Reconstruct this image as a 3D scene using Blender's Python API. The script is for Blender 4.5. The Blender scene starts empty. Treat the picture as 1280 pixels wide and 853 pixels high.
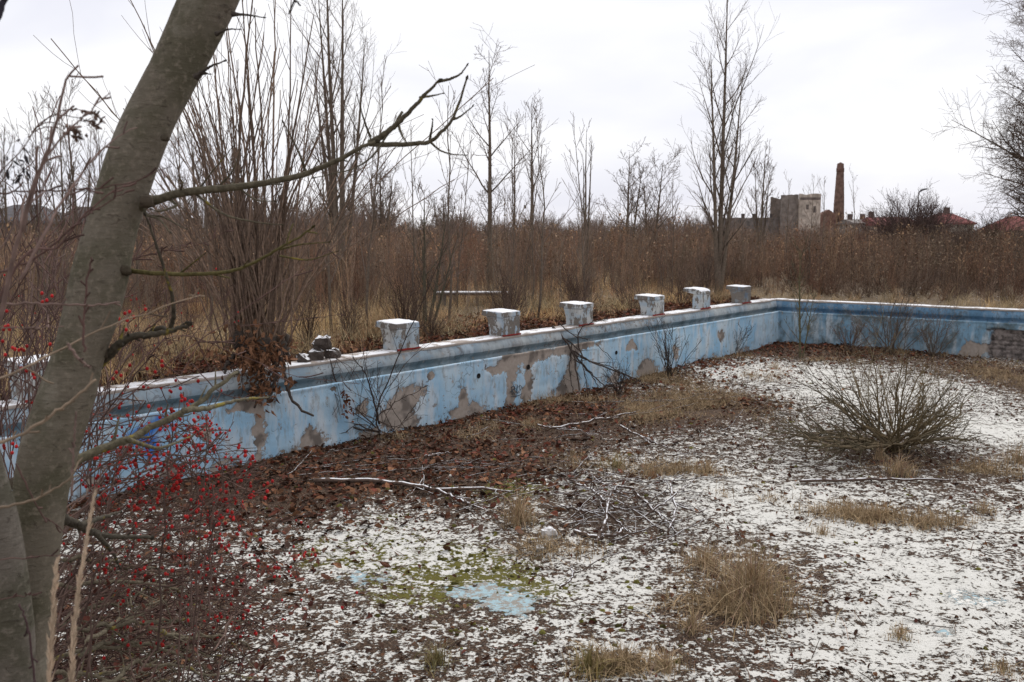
import bpy, math
import numpy as np
from mathutils import Vector, Matrix

SC = bpy.context.scene
COL = SC.collection
RNG = np.random.default_rng(7)

# ------------------------------------------------------------------ camera
F, CAM_H, HOR = 1229.0, 2.6, 288.0           # focal length in photo pixels, eye height above pool floor, horizon row
PITCH = math.atan((426.5 - HOR) / F)
cam = bpy.data.cameras.new('camera')
cam.sensor_width = 36.0
cam.lens = 36.0 * F / 1280.0
cam.clip_start = 0.05
cam.clip_end = 4000
cam_o = bpy.data.objects.new('camera', cam)
COL.objects.link(cam_o)
cam_o.location = (0, 0, CAM_H)
cam_o.rotation_euler = (math.pi / 2 - PITCH, 0, 0)
SC.camera = cam_o
cam.dof.use_dof = True
cam.dof.focus_distance = 7.0
cam.dof.aperture_fstop = 6.3

# ------------------------------------------------------------------ world: overcast sky
SUN_EL, SUN_AZ = math.radians(52), math.radians(20)
w = bpy.data.worlds.new("World")
SC.world = w
w.use_nodes = True
nt = w.node_tree
nt.nodes.clear()
out = nt.nodes.new('ShaderNodeOutputWorld')
sky = nt.nodes.new('ShaderNodeTexSky')
sky.sky_type = 'NISHITA'
sky.sun_disc = False
sky.sun_elevation = SUN_EL
sky.sun_rotation = SUN_AZ
bg_sky = nt.nodes.new('ShaderNodeBackground')
bg_sky.inputs[1].default_value = 0.10
nt.links.new(sky.outputs[0], bg_sky.inputs[0])
tc = nt.nodes.new('ShaderNodeTexCoord')
mp = nt.nodes.new('ShaderNodeMapping')
mp.inputs['Scale'].default_value = (1.0, 1.0, 3.6)
nt.links.new(tc.outputs['Generated'], mp.inputs[0])
n1 = nt.nodes.new('ShaderNodeTexNoise')
n1.inputs['Scale'].default_value = 2.0
n1.inputs['Detail'].default_value = 5
n1.inputs['Roughness'].default_value = 0.5
n1.inputs['Distortion'].default_value = 0.4
nt.links.new(mp.outputs[0], n1.inputs[0])
rp = nt.nodes.new('ShaderNodeValToRGB')
rp.color_ramp.elements[0].position = 0.34
rp.color_ramp.elements[0].color = (0.60, 0.605, 0.68, 1)
rp.color_ramp.elements[1].position = 0.60
rp.color_ramp.elements[1].color = (0.775, 0.77, 0.785, 1)
nt.links.new(n1.outputs[0], rp.inputs[0])
bg_cl = nt.nodes.new('ShaderNodeBackground')
bg_cl.inputs[1].default_value = 1.0
nt.links.new(rp.outputs[0], bg_cl.inputs[0])
mx = nt.nodes.new('ShaderNodeMixShader')
mx.inputs[0].default_value = 0.95            # cloud cover
nt.links.new(bg_sky.outputs[0], mx.inputs[1])
nt.links.new(bg_cl.outputs[0], mx.inputs[2])
nt.links.new(mx.outputs[0], out.inputs[0])

sun = bpy.data.lights.new('sun', 'SUN')
sun.energy = 1.5
sun.angle = math.radians(45)
sun.color = (1.0, 0.97, 0.93)
sun_o = bpy.data.objects.new('sun', sun)
COL.objects.link(sun_o)
dv = Vector((math.sin(SUN_AZ) * math.cos(SUN_EL), math.cos(SUN_AZ) * math.cos(SUN_EL), math.sin(SUN_EL)))
sun_o.rotation_euler = dv.to_track_quat('Z', 'Y').to_euler()
sun_o.location = (0, 0, 30)

SC.view_settings.view_transform = 'Standard'
SC.view_settings.look = 'None'
SC.view_settings.exposure = 0.46
SC.view_settings.gamma = 1.0
SC.cycles.max_bounces = 5
SC.cycles.diffuse_bounces = 3

# ------------------------------------------------------------------ coordinates
_c, _s = math.cos(PITCH), math.sin(PITCH)

def ray(px, py):
    a, b = (px - 640) / F, -(py - 426.5) / F
    return np.array([a, _c + _s * b, -_s + _c * b])

def at_z(px, py, z):
    r = ray(px, py)
    return r * ((z - CAM_H) / r[2]) + np.array([0, 0, CAM_H])

def at_y(px, py, y):
    """point seen at pixel px,py of the photo, y metres ahead"""
    r = ray(px, py)
    return r * (y / r[1]) + np.array([0, 0, CAM_H])

DECK = 1.0
C0 = at_z(970, 374, DECK)
_A = at_z(513, 437, DECK)
TV = (_A - C0) / np.linalg.norm(_A - C0)      # along the wall of the starting blocks, towards the viewer
SV = np.array([-TV[1], TV[0], 0.0])           # across the pool
if SV[0] < 0:
    SV = -SV

def pw(t, s, z):
    t, s, z = np.broadcast_arrays(np.asarray(t, float), np.asarray(s, float), np.asarray(z, float))
    return C0 * [1, 1, 0] + t[..., None] * TV + s[..., None] * SV + z[..., None] * np.array([0, 0, 1.0])

def to_ts(P):
    q = np.asarray(P) - C0
    return q @ TV, q @ SV

def on_start_wall(px, py, s=0.13):
    r = ray(px, py)
    o = np.array([0, 0, CAM_H])
    k = ((C0 + SV * s - o) @ SV) / (r @ SV)
    P = o + r * k
    return (P - C0) @ TV, P[2]

def on_end_wall(px, py, t=0.13):
    r = ray(px, py)
    o = np.array([0, 0, CAM_H])
    k = ((C0 + TV * t - o) @ TV) / (r @ TV)
    P = o + r * k
    return (P - C0) @ SV, P[2]

# ------------------------------------------------------------------ mesh helpers
class MB:
    def __init__(self):
        self.v, self.q, self.t, self.c, self.n = [], [], [], [], 0

    def add(self, V, quads=None, tris=None, col=(0.5, 0.5, 0.5)):
        V = np.asarray(V, float).reshape(-1, 3)
        c = np.asarray(col, float)
        if c.ndim == 1:
            c = np.broadcast_to(c[:3], (len(V), 3))
        self.v.append(V)
        self.c.append(c.reshape(-1, 3))
        if quads is not None and len(quads):
            self.q.append(np.asarray(quads, int).reshape(-1, 4) + self.n)
        if tris is not None and len(tris):
            self.t.append(np.asarray(tris, int).reshape(-1, 3) + self.n)
        self.n += len(V)

    def arrays(self):
        V = np.concatenate(self.v) if self.v else np.zeros((0, 3))
        c = np.concatenate(self.c) if self.c else np.zeros((0, 3))
        q = np.concatenate(self.q) if self.q else np.zeros((0, 4), int)
        t = np.concatenate(self.t) if self.t else np.zeros((0, 3), int)
        return V, q, t, c

    def mesh(self, name, off=(0, 0, 0), smooth=True):
        V, q, t, c = self.arrays()
        V = V - np.asarray(off, float)
        me = bpy.data.meshes.new(name)
        me.vertices.add(len(V))
        me.vertices.foreach_set('co', V.astype(np.float32).ravel())
        nl = len(q) * 4 + len(t) * 3
        me.loops.add(nl)
        me.loops.foreach_set('vertex_index', np.concatenate([q.ravel(), t.ravel()]).astype(np.int32))
        me.polygons.add(len(q) + len(t))
        st = np.concatenate([np.arange(len(q)) * 4, len(q) * 4 + np.arange(len(t)) * 3]).astype(np.int32)
        me.polygons.foreach_set('loop_start', st)
        me.polygons.foreach_set('use_smooth', np.full(len(st), smooth))
        me.update(calc_edges=True)
        a = me.color_attributes.new('col', 'FLOAT_COLOR', 'POINT')
        rgba = np.ones((len(V), 4), np.float32)
        rgba[:, :3] = np.clip(c, 0, 1)
        a.data.foreach_set('color', rgba.ravel())
        return me

def link(name, me, mat, parent=None, loc=None):
    o = bpy.data.objects.new(name, me)
    COL.objects.link(o)
    if mat is not None and not me.materials:
        me.materials.append(mat)
    if parent is not None:
        o.parent = parent
    if loc is not None:
        o.location = loc
    return o

def thing(name, label, cat, loc=(0, 0, 0), group=None, rotz=0.0):
    o = bpy.data.objects.new(name, None)
    COL.objects.link(o)
    o.empty_display_size = 0.1
    o.location = loc
    o.rotation_euler = (0, 0, rotz)
    tag(o, label, cat, group)
    return o

def tag(o, label=None, cat=None, group=None, kind=None):
    if label:
        o['label'] = label
    if cat:
        o['category'] = cat
    if group:
        o['group'] = group
    if kind:
        o['kind'] = kind
    return o

def part(name, mb, mat, parent, smooth=True, kind=None, label=None, root=None):
    """mesh in world coordinates, stored relative to its (unrotated) thing"""
    base = root if root is not None else parent
    o = link(name, mb.mesh(name, off=base.location, smooth=smooth), mat, parent)
    tag(o, label, None, None, kind)
    return o

def single(name, mb, mat, label, cat, loc, group=None, smooth=True, kind=None):
    o = link(name, mb.mesh(name, off=loc, smooth=smooth), mat, None, loc)
    return tag(o, label, cat, group, kind)

def nrm(a):
    return a / np.maximum(np.linalg.norm(a, axis=-1, keepdims=True), 1e-9)

def tubes(mb, P, R, sides, col, jit=0.0, tip=False):
    """P (N,K,3) centre lines, R (N,K) radii; col (3,) or (N,3)"""
    P = np.asarray(P, float)
    if P.ndim == 2:
        P = P[None]
    N, K, _ = P.shape
    R = np.broadcast_to(np.asarray(R, float), (N, K))
    T = np.empty_like(P)
    T[:, 1:-1] = P[:, 2:] - P[:, :-2]
    T[:, 0] = P[:, 1] - P[:, 0]
    T[:, -1] = P[:, -1] - P[:, -2]
    T = nrm(T)
    m = nrm(P[:, -1] - P[:, 0])
    ref = np.where(np.abs(m[:, 2:3]) > 0.75, np.array([[1.0, 0.13, 0]]), np.array([[0.05, 0.02, 1.0]]))
    S = nrm(np.cross(T, ref[:, None, :]))
    U = np.cross(S, T)
    a = np.arange(sides) * 2 * np.pi / sides
    V = P[:, :, None, :] + R[:, :, None, None] * (np.cos(a)[None, None, :, None] * S[:, :, None, :] + np.sin(a)[None, None, :, None] * U[:, :, None, :])
    i = np.arange(K - 1)[:, None] * sides
    j = np.arange(sides)[None, :]
    jn = (j + 1) % sides
    q = np.stack([i + j, i + jn, i + sides + jn, i + sides + j], -1).reshape(-1, 4)
    Q = (np.arange(N)[:, None, None] * (K * sides) + q[None]).reshape(-1, 4)
    c = np.asarray(col, float)
    if c.ndim == 1:
        c = np.broadcast_to(c, (N, 3))
    if jit:
        c = c * (1 + RNG.normal(0, jit, (N, 1)))
    c = np.repeat(c, K * sides, axis=0)
    if sides >= 5:
        # closed ends
        L = N * K * sides
        cap0 = P[:, 0] - T[:, 0] * R[:, :1] * .5
        cap1 = P[:, -1] + T[:, -1] * R[:, -1:] * .5
        V = np.concatenate([V.reshape(-1, 3), cap0, cap1])
        b0 = np.arange(N)[:, None] * (K * sides)
        jj = np.arange(sides)[None]
        jm = (jj + 1) % sides
        t0 = np.stack([np.broadcast_to(L + np.arange(N)[:, None], (N, sides)), b0 + jm, b0 + jj], -1).reshape(-1, 3)
        e0 = b0 + (K - 1) * sides
        t1 = np.stack([np.broadcast_to(L + N + np.arange(N)[:, None], (N, sides)), e0 + jj, e0 + jm], -1).reshape(-1, 3)
        c = np.concatenate([c, c[::K * sides], c[::K * sides]])
        mb.add(V, Q, np.concatenate([t0, t1]), c)
        return
    mb.add(V.reshape(-1, 3), Q, None, c)

def spline(pts, n):
    p = np.asarray(pts, float)
    k = len(p)
    if k == 2:
        u = np.linspace(0, 1, n)[:, None]
        return p[0] * (1 - u) + p[1] * u
    ext = np.vstack([2 * p[0] - p[1], p, 2 * p[-1] - p[-2]])
    u = np.linspace(0, k - 1 - 1e-6, n)
    i = u.astype(int)
    f = (u - i)[:, None]
    a, b, c, d = ext[i], ext[i + 1], ext[i + 2], ext[i + 3]
    return 0.5 * (2 * b + (c - a) * f + (2 * a - 5 * b + 4 * c - d) * f ** 2 + (3 * b - a - 3 * c + d) * f ** 3)

def sp1(vals, n):
    v = np.asarray(vals, float)
    return np.interp(np.linspace(0, 1, n), np.linspace(0, 1, len(v)), v)

def stick(mb, pts, radii, col, sides=6, n=14, wob=0.0):
    P = spline(pts, n)
    if wob:
        P[1:-1] += RNG.normal(0, wob, (n - 2, 3))
    tubes(mb, P, sp1(radii, n)[None], sides, col)
    return P[None], sp1(radii, n)[None]

def grow(P, R, n, u0=0.25, u1=0.97, ang=0.7, lf=0.4, K=5, wig=0.1, trop=0.05, rf=0.6, tape=0.5, jl=0.35, lmin=0.0, gold=True, tipr=0.3):
    """n child branches on each centre line of P"""
    N, K0, _ = P.shape
    L = np.linalg.norm(np.diff(P, axis=1), axis=2).sum(1)
    u = u0 + (u1 - u0) * (np.arange(n)[None] + RNG.uniform(0, 1, (N, n))) / n
    x = u * (K0 - 1)
    i = np.minimum(x.astype(int), K0 - 2)
    f = (x - i)[..., None]
    ar = np.arange(N)[:, None]
    base = P[ar, i] * (1 - f) + P[ar, i + 1] * f
    tan = nrm(P[ar, i + 1] - P[ar, i])
    rb = R[ar, i] * (1 - f[..., 0]) + R[ar, i + 1] * f[..., 0]
    az = (np.arange(n)[None] * 2.4 + RNG.uniform(0, 6.28, (N, 1)) + RNG.normal(0, 0.5, (N, n)))
    ref = np.where(np.abs(tan[..., 2:3]) > 0.8, np.array([1.0, 0.2, 0]), np.array([0, 0.1, 1.0]))
    s = nrm(np.cross(tan, ref))
    v = np.cross(s, tan)
    perp = np.cos(az)[..., None] * s + np.sin(az)[..., None] * v
    a = ang * (1 + RNG.normal(0, 0.2, (N, n)))[..., None]
    d = nrm(np.cos(a) * tan + np.sin(a) * perp)
    ln = L[:, None] * lf * (1 - tape * u) * np.clip(1 + RNG.normal(0, jl, (N, n)), 0.25, 2)
    ln = np.maximum(ln, lmin)
    M = N * n
    d = d.reshape(M, 3)
    seg = (ln / (K - 1)).reshape(M, 1)
    out = np.empty((M, K, 3))
    out[:, 0] = base.reshape(M, 3)
    for k in range(1, K):
        d = nrm(d + RNG.normal(0, wig, (M, 3)) + np.array([0, 0, trop]))
        out[:, k] = out[:, k - 1] + d * seg
    r0 = (rb * rf).reshape(M, 1)
    rr = r0 * np.linspace(1, tipr, K)[None]
    return out, rr

def leaves(mb, P, size, col, tilt=0.5, fold=0.35, ratio=0.55, up=True):
    """folded six-point leaves at P (N,3)"""
    N = len(P)
    size = np.broadcast_to(np.asarray(size, float), (N,))
    az = RNG.uniform(0, 6.283, N)
    if up:
        nn = nrm(np.stack([RNG.normal(0, tilt, N), RNG.normal(0, tilt, N), np.ones(N)], -1))
    else:
        nn = nrm(RNG.normal(0, 1, (N, 3)))
    d = np.stack([np.cos(az), np.sin(az), np.zeros(N)], -1)
    if not up:
        d = nrm(RNG.normal(0, 0.5, (N, 3)) - [0, 0, 0.8])
    d = nrm(d - nn * (d * nn).sum(1, keepdims=True))
    s = np.cross(nn, d)
    L = size[:, None]
    Wd = L * ratio * RNG.uniform(0.7, 1.2, (N, 1)) * 0.5
    fo = fold * RNG.uniform(-0.4, 1.4, (N, 1))
    cu = RNG.normal(0, 0.12, (N, 1)) * L
    b = P - d * L * 0.5
    tip = P + d * L * 0.5 + nn * cu
    l1 = P - d * L * 0.2 + s * Wd + nn * Wd * fo
    l2 = P + d * L * 0.2 + s * Wd * 0.85 + nn * (Wd * fo + cu)
    r1 = P - d * L * 0.2 - s * Wd + nn * Wd * fo
    r2 = P + d * L * 0.2 - s * Wd * 0.85 + nn * Wd * fo
    V = np.stack([b, l1, l2, tip, r2, r1], 1).reshape(-1, 3)
    o = np.arange(N)[:, None, None] * 6
    q = (o + np.array([[0, 1, 2, 3], [0, 3, 4, 5]])[None]).reshape(-1, 4)
    mb.add(V, q, None, np.repeat(col, 6, axis=0))

def blades(mb, P, H, Wd, col, lean=0.4, K=4, droop=0.3):
    """flat grass blades standing at P (N,3)"""
    N = len(P)
    az = RNG.uniform(0, 6.283, N)
    h = np.stack([np.cos(az), np.sin(az), np.zeros(N)], -1)
    side = np.stack([-np.sin(az + RNG.normal(0, .8, N)), np.cos(az), np.zeros(N)], -1)
    ln = np.abs(RNG.normal(0, lean, (N, 1)))
    u = np.linspace(0, 1, K)
    H = np.broadcast_to(np.asarray(H, float), (N,))
    ctr = P[:, None, :] + H[:, None, None] * (u[None, :, None] * np.array([0, 0, 1.0]) * (1 - droop * ln[:, None] * u[None, :, None])
                                             + h[:, None, :] * ln[:, None] * (u ** 1.7)[None, :, None])
    wv = (Wd * (1 - 0.85 * u))[None, :, None] * side[:, None, :]
    V = np.stack([ctr - wv, ctr + wv], 2).reshape(-1, 3)
    k = np.arange(K - 1)[:, None] * 2
    q = (k + np.array([[0, 1, 3, 2]])).reshape(-1, 4)
    Q = (np.arange(N)[:, None, None] * (2 * K) + q[None]).reshape(-1, 4)
    mb.add(V, Q, None, np.repeat(col, 2 * K, axis=0))

def replicate(mb, proto, pos, scale, rot, tint, lean=0.0):
    """copies of a proto (V,q,t,c) joined into one mesh"""
    V, q, t, c = proto
    n = len(pos)
    cs, sn = np.cos(rot)[:, None], np.sin(rot)[:, None]
    x = V[None, :, 0] * cs - V[None, :, 1] * sn
    y = V[None, :, 0] * sn + V[None, :, 1] * cs
    z = np.broadcast_to(V[None, :, 2], x.shape)
    W = np.stack([x, y, z], -1) * scale[:, None, None]
    if lean:
        W[..., :2] += RNG.normal(0, lean, (n, 1, 2)) * W[..., 2:3]
    W = W + pos[:, None, :]
    o = np.arange(n)[:, None, None] * len(V)
    Q = (o + q[None]).reshape(-1, 4) if len(q) else None
    T = (o + t[None]).reshape(-1, 3) if len(t) else None
    cc = (c[None] * tint[:, None, :]).reshape(-1, 3)
    mb.add(W.reshape(-1, 3), Q, T, cc)

def vnoise(x, y, seed=0, octv=4):
    """cheap value noise 0..1"""
    tot, amp, nn = 0, 1.0, 0
    for k in range(octv):
        r = np.random.default_rng(seed + k).random((257, 257))
        xx, yy = (x * 2 ** k) % 256, (y * 2 ** k) % 256
        i, j = xx.astype(int), yy.astype(int)
        f, g = xx - i, yy - j
        f, g = f * f * (3 - 2 * f), g * g * (3 - 2 * g)
        v = (r[i, j] * (1 - f) + r[i + 1, j] * f) * (1 - g) + (r[i, j + 1] * (1 - f) + r[i + 1, j + 1] * f) * g
        tot = tot + amp * v
        nn += amp
        amp *= 0.55
    return tot / nn

# ------------------------------------------------------------------ materials
class NT:
    """small node-tree writer"""
    def __init__(self, name):
        self.m = bpy.data.materials.new(name)
        self.m.use_nodes = True
        self.nt = self.m.node_tree
        self.b = self.nt.nodes['Principled BSDF']
        self.b.inputs['Specular IOR Level'].default_value = 0.08
        self.pos = self.node('ShaderNodeNewGeometry')

    def node(self, t, **kw):
        n = self.nt.nodes.new(t)
        for k, v in kw.items():
            setattr(n, k, v)
        return n

    def set(self, sock, v):
        if hasattr(v, 'bl_idname') or isinstance(v, bpy.types.NodeSocket):
            self.nt.links.new(v, sock)
        else:
            sock.default_value = v

    def P(self):
        return self.pos.outputs['Position']

    def noise(self, scale, detail=4, rough=0.55, vec=None, stretch=None, dist=0.0):
        n = self.node('ShaderNodeTexNoise')
        n.inputs['Scale'].default_value = scale
        n.inputs['Detail'].default_value = detail
        n.inputs['Roughness'].default_value = rough
        n.inputs['Distortion'].default_value = dist
        v = vec if vec is not None else self.P()
        if stretch:
            m = self.node('ShaderNodeMapping')
            m.inputs['Scale'].default_value = stretch
            self.nt.links.new(v, m.inputs[0])
            v = m.outputs[0]
        self.nt.links.new(v, n.inputs['Vector'])
        return n.outputs[0]

    def attr(self, name):
        n = self.node('ShaderNodeAttribute')
        n.attribute_name = name
        return n.outputs['Color']

    def sep(self, c):
        n = self.node('ShaderNodeSeparateColor')
        self.nt.links.new(c, n.inputs[0])
        return n.outputs[0], n.outputs[1], n.outputs[2]

    def math(self, op, a, b=0.0, clamp=False):
        n = self.node('ShaderNodeMath', operation=op)
        n.use_clamp = clamp
        self.set(n.inputs[0], a)
        self.set(n.inputs[1], b)
        return n.outputs[0]

    def step(self, v, lo, hi):
        n = self.node('ShaderNodeMapRange')
        n.interpolation_type = 'SMOOTHSTEP'
        self.set(n.inputs[0], v)
        n.inputs[1].default_value = lo
        n.inputs[2].default_value = hi
        return n.outputs[0]

    def rng(self, v, a, b):
        n = self.node('ShaderNodeMapRange')
        self.set(n.inputs[0], v)
        n.inputs[1].default_value = 0.3
        n.inputs[2].default_value = 0.7
        n.inputs[3].default_value = a
        n.inputs[4].default_value = b
        return n.outputs[0]

    def mix(self, f, a, b, mode='MIX'):
        n = self.node('ShaderNodeMix', data_type='RGBA', blend_type=mode)
        self.set(n.inputs[0], f)
        for s, v in ((n.inputs[6], a), (n.inputs[7], b)):
            if isinstance(v, tuple):
                s.default_value = (*v[:3], 1)
            else:
                self.nt.links.new(v, s)
        return n.outputs[2]

    def scale(self, c, f):
        n = self.node('ShaderNodeVectorMath', operation='SCALE')
        self.set(n.inputs[0], c)
        self.set(n.inputs['Scale'], f)
        return n.outputs[0]

    def upness(self):
        n = self.node('ShaderNodeSeparateXYZ')
        self.nt.links.new(self.pos.outputs['Normal'], n.inputs[0])
        return n.outputs[2]

    def bump(self, h, strength=0.5, dist=0.02, normal=None):
        n = self.node('ShaderNodeBump')
        n.inputs['Strength'].default_value = strength
        n.inputs['Distance'].default_value = dist
        self.nt.links.new(h, n.inputs['Height'])
        if normal is not None:
            self.nt.links.new(normal, n.inputs['Normal'])
        return n.outputs[0]

    def done(self, col, rough=0.85, normal=None):
        if isinstance(col, tuple):
            self.b.inputs['Base Color'].default_value = (*col[:3], 1)
        else:
            self.nt.links.new(col, self.b.inputs['Base Color'])
        self.set(self.b.inputs['Roughness'], rough)
        if normal is not None:
            self.nt.links.new(normal, self.b.inputs['Normal'])
        return self.m

SNOW = (0.78, 0.785, 0.80)

def mat_col(name, nscale=30, lo=0.75, hi=1.25, rough=0.85, snow=0.0, bump=0.0):
    n = NT(name)
    f = n.rng(n.noise(nscale, 3), lo, hi)
    c = n.scale(n.attr('col'), f)
    if snow:
        up = n.step(n.upness(), 1 - snow, 1 - snow + 0.25)
        sn = n.math('MULTIPLY', up, n.step(n.noise(16, 4), 0.40, 0.52))
        c = n.mix(sn, c, SNOW)
    nm = n.bump(n.noise(nscale * 3, 3), bump, 0.01) if bump else None
    return n.done(c, rough, nm)

M_TWIG = mat_col('twig_bark', 25, 0.7, 1.3)
M_GRASS = mat_col('dry_grass', 12, 0.8, 1.2)
M_LEAF = mat_col('dead_leaf', 60, 0.65, 1.3, 0.7)
M_SNOWTWIG = mat_col('snow_dusted_wood', 40, 0.7, 1.3, snow=0.30)
M_FAR = mat_col('far_surface', 1.3, 0.6, 1.35)
M_RUBBLE = mat_col('rubble', 14, 0.6, 1.3, snow=0.55, bump=0.6)

def m_bark():
    n = NT('smooth_grey_bark')
    big = n.noise(7, 4)
    fine = n.noise(55, 5, 0.65)
    lent = n.noise(26, 3, 0.6, stretch=(0.7, 0.7, 3.2))
    c = n.mix(n.step(big, 0.38, 0.62), (0.148, 0.130, 0.108), (0.098, 0.090, 0.066))
    c = n.mix(n.math('MULTIPLY', n.step(fine, 0.48, 0.72), 0.65), c, (0.235, 0.205, 0.17))
    c = n.mix(n.math('MULTIPLY', n.step(lent, 0.60, 0.74), 0.45), c, (0.035, 0.028, 0.023))
    c = n.mix(n.math('MULTIPLY', n.step(n.noise(4, 5, 0.6), 0.55, 0.68), 0.5), c, (0.25, 0.23, 0.20))
    c = n.mix(1.0, c, n.attr('col'), 'MULTIPLY')
    fis = n.step(n.noise(30, 6, 0.7, stretch=(1, 1, 1.6), dist=.6), 0.60, 0.66)
    c = n.mix(n.math('MULTIPLY', fis, .4), c, (0.040, 0.024, 0.019))
    h = n.math('ADD', n.math('MULTIPLY', lent, 0.7), n.math('SUBTRACT', n.math('MULTIPLY', fine, 0.6), n.math('MULTIPLY', fis, .35)))
    return n.done(c, 0.8, n.bump(h, 0.6, 0.010))
M_BARK = m_bark()

def m_branch():
    n = NT('lichened_branch_bark')
    li = n.step(n.noise(16, 3, 0.6), 0.60, 0.68)
    c = n.scale(n.attr('col'), n.rng(n.noise(70, 4), 0.6, 1.35))
    c = n.mix(n.math('MULTIPLY', li, 0.75), c, (0.24, 0.19, 0.035))
    return n.done(c, 0.85, n.bump(n.noise(90, 4), 0.7, 0.006))
M_BRANCH = m_branch()

def m_wall(name, paint_a, paint_b, stain, stain_lo, masonry=False, streak=0.72):
    n = NT(name)
    peel_a, graf, mas = n.sep(n.attr('col'))
    vert = n.noise(5, 4, 0.6, stretch=(1, 1, 0.22))
    big = n.noise(1.3, 3)
    c = n.mix(n.step(big, 0.35, 0.65), paint_a, paint_b)
    c = n.mix(n.math('MULTIPLY', n.step(vert, 0.46, 0.66), streak), c, (0.60, 0.64, 0.66))
    c = n.mix(n.math('MULTIPLY', n.step(n.noise(14, 5, 0.7, stretch=(1, 1, 0.3)), 0.52, 0.66), 0.6), c, stain)
    c = n.mix(n.math('MULTIPLY', n.step(n.noise(2.1, 7, 0.72, dist=0.2), stain_lo, stain_lo + 0.22), .85), c, stain)
    c = n.mix(graf, c, (0.03, 0.15, 0.50))
    edge = n.math('ADD', peel_a, n.math('MULTIPLY', n.math('SUBTRACT', n.noise(20, 7, 0.75), 0.5), 0.8))
    speck = n.math('MULTIPLY', n.step(n.noise(10, 5, 0.7), 0.62, 0.64), 0.8)
    pm = n.math('MAXIMUM', n.step(edge, 0.49, 0.515), speck)
    rim = n.math('MULTIPLY', n.step(edge, 0.46, 0.49), n.math('SUBTRACT', 1.0, n.step(edge, 0.52, 0.56)))
    ren = n.mix(n.noise(18, 5, 0.6), (0.24, 0.20, 0.165), (0.46, 0.40, 0.35))
    ren = n.mix(n.step(n.noise(3, 3), 0.5, 0.62), ren, (0.17, 0.145, 0.125))
    c = n.mix(pm, c, ren)
    c = n.mix(n.math('MULTIPLY', rim, n.math('MULTIPLY', n.step(n.noise(6, 2), .45, .55), .55)), c, (0.10, 0.085, 0.075))
    if masonry:
        brk = n.mix(n.step(n.noise(9, 6, .7), .35, .65), (0.07, 0.06, 0.055), (0.27, 0.23, 0.21))
        c = n.mix(n.step(mas, 0.4, 0.6), c, brk)
    cr = n.node('ShaderNodeTexVoronoi', feature='DISTANCE_TO_EDGE')
    cr.inputs['Scale'].default_value = 1.1
    wv = n.node('ShaderNodeVectorMath', operation='ADD')
    nn = n.node('ShaderNodeTexNoise')
    nn.inputs['Scale'].default_value = 3.0
    n.nt.links.new(n.P(), nn.inputs['Vector'])
    n.nt.links.new(n.P(), wv.inputs[0])
    n.nt.links.new(nn.outputs['Color'], wv.inputs[1])
    n.nt.links.new(wv.outputs[0], cr.inputs['Vector'])
    crack = n.math('SUBTRACT', 1.0, n.step(cr.outputs['Distance'], 0.004, 0.012))
    c = n.mix(n.math('MULTIPLY', n.math('MULTIPLY', crack, n.step(n.noise(0.9, 2), 0.5, 0.6)), 0.5), c, (0.08, 0.07, 0.07))
    h = n.math('ADD', n.math('MULTIPLY', pm, -0.6), n.math('MULTIPLY', n.noise(40, 4), 0.25))
    return n.done(c, 0.75, n.bump(h, 0.7, 0.012))

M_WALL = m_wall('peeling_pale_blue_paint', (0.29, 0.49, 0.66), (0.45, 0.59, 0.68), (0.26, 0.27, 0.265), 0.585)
M_WALL_END = m_wall('shaded_stained_blue_paint', (0.17, 0.32, 0.45), (0.28, 0.41, 0.51), (0.095, 0.115, 0.11), 0.44, True)  # end wall: shade put into the darker blues, along with algae stains
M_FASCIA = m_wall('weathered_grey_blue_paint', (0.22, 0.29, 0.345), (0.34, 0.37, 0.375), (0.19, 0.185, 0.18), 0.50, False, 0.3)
M_GUTTER = m_wall('dirty_shaded_gutter_paint', (0.13, 0.19, 0.225), (0.21, 0.25, 0.27), (0.07, 0.085, 0.09), 0.5, False, 0.2)  # algae dirt, with the shade of the recess darkened into the paint
M_GUTTER_END = m_wall('dark_gutter_paint', (0.09, 0.18, 0.28), (0.15, 0.26, 0.37), (0.05, 0.07, 0.08), 0.5, False, 0.2)  # end wall gutter and fascia, its shade mixed into the paint too

def m_coping():
    n = NT('snowy_concrete_coping')
    c = n.mix(n.noise(20, 4), (0.26, 0.22, 0.19), (0.42, 0.37, 0.33))
    sn = n.math('MULTIPLY', n.step(n.upness(), 0.6, 0.85), n.step(n.noise(3.4, 7, 0.75), 0.44, 0.50))
    c = n.mix(sn, c, SNOW)
    return n.done(c, 0.85, n.bump(n.noise(30, 4), 0.5, 0.01))
M_COPING = m_coping()

def m_block(name, flake, ca, cb):
    n = NT(name)
    c = n.mix(n.step(n.noise(4, 3), 0.4, 0.6), ca, cb)
    c = n.mix(n.math('MULTIPLY', n.step(n.noise(9, 5, .65, stretch=(1, 1, .3)), .5, .7), .6), c, (.20, .19, .17))
    e = n.noise(8, 6, 0.7, stretch=(1, 1, 0.6))
    pm = n.step(e, flake, flake + 0.02)
    c = n.mix(pm, c, n.mix(n.noise(30, 4), (0.11, 0.10, 0.09), (0.26, 0.23, 0.20)))
    sn = n.math('MULTIPLY', n.step(n.upness(), 0.6, 0.85), n.step(n.noise(7, 4), 0.3, 0.36))
    c = n.mix(sn, c, SNOW)
    return n.done(c, 0.75, n.bump(n.math('ADD', n.math('MULTIPLY', pm, -0.5), n.math('MULTIPLY', n.noise(50, 4), 0.3)), 0.7, 0.012))
M_BLOCK = m_block('flaking_white_blue_paint', 0.515, (0.36, 0.44, 0.50), (0.48, 0.49, 0.48))
M_BLOCK_FLAKY = m_block('mostly_flaked_paint', 0.47, (0.34, 0.43, 0.52), (0.48, 0.50, 0.50))
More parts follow.
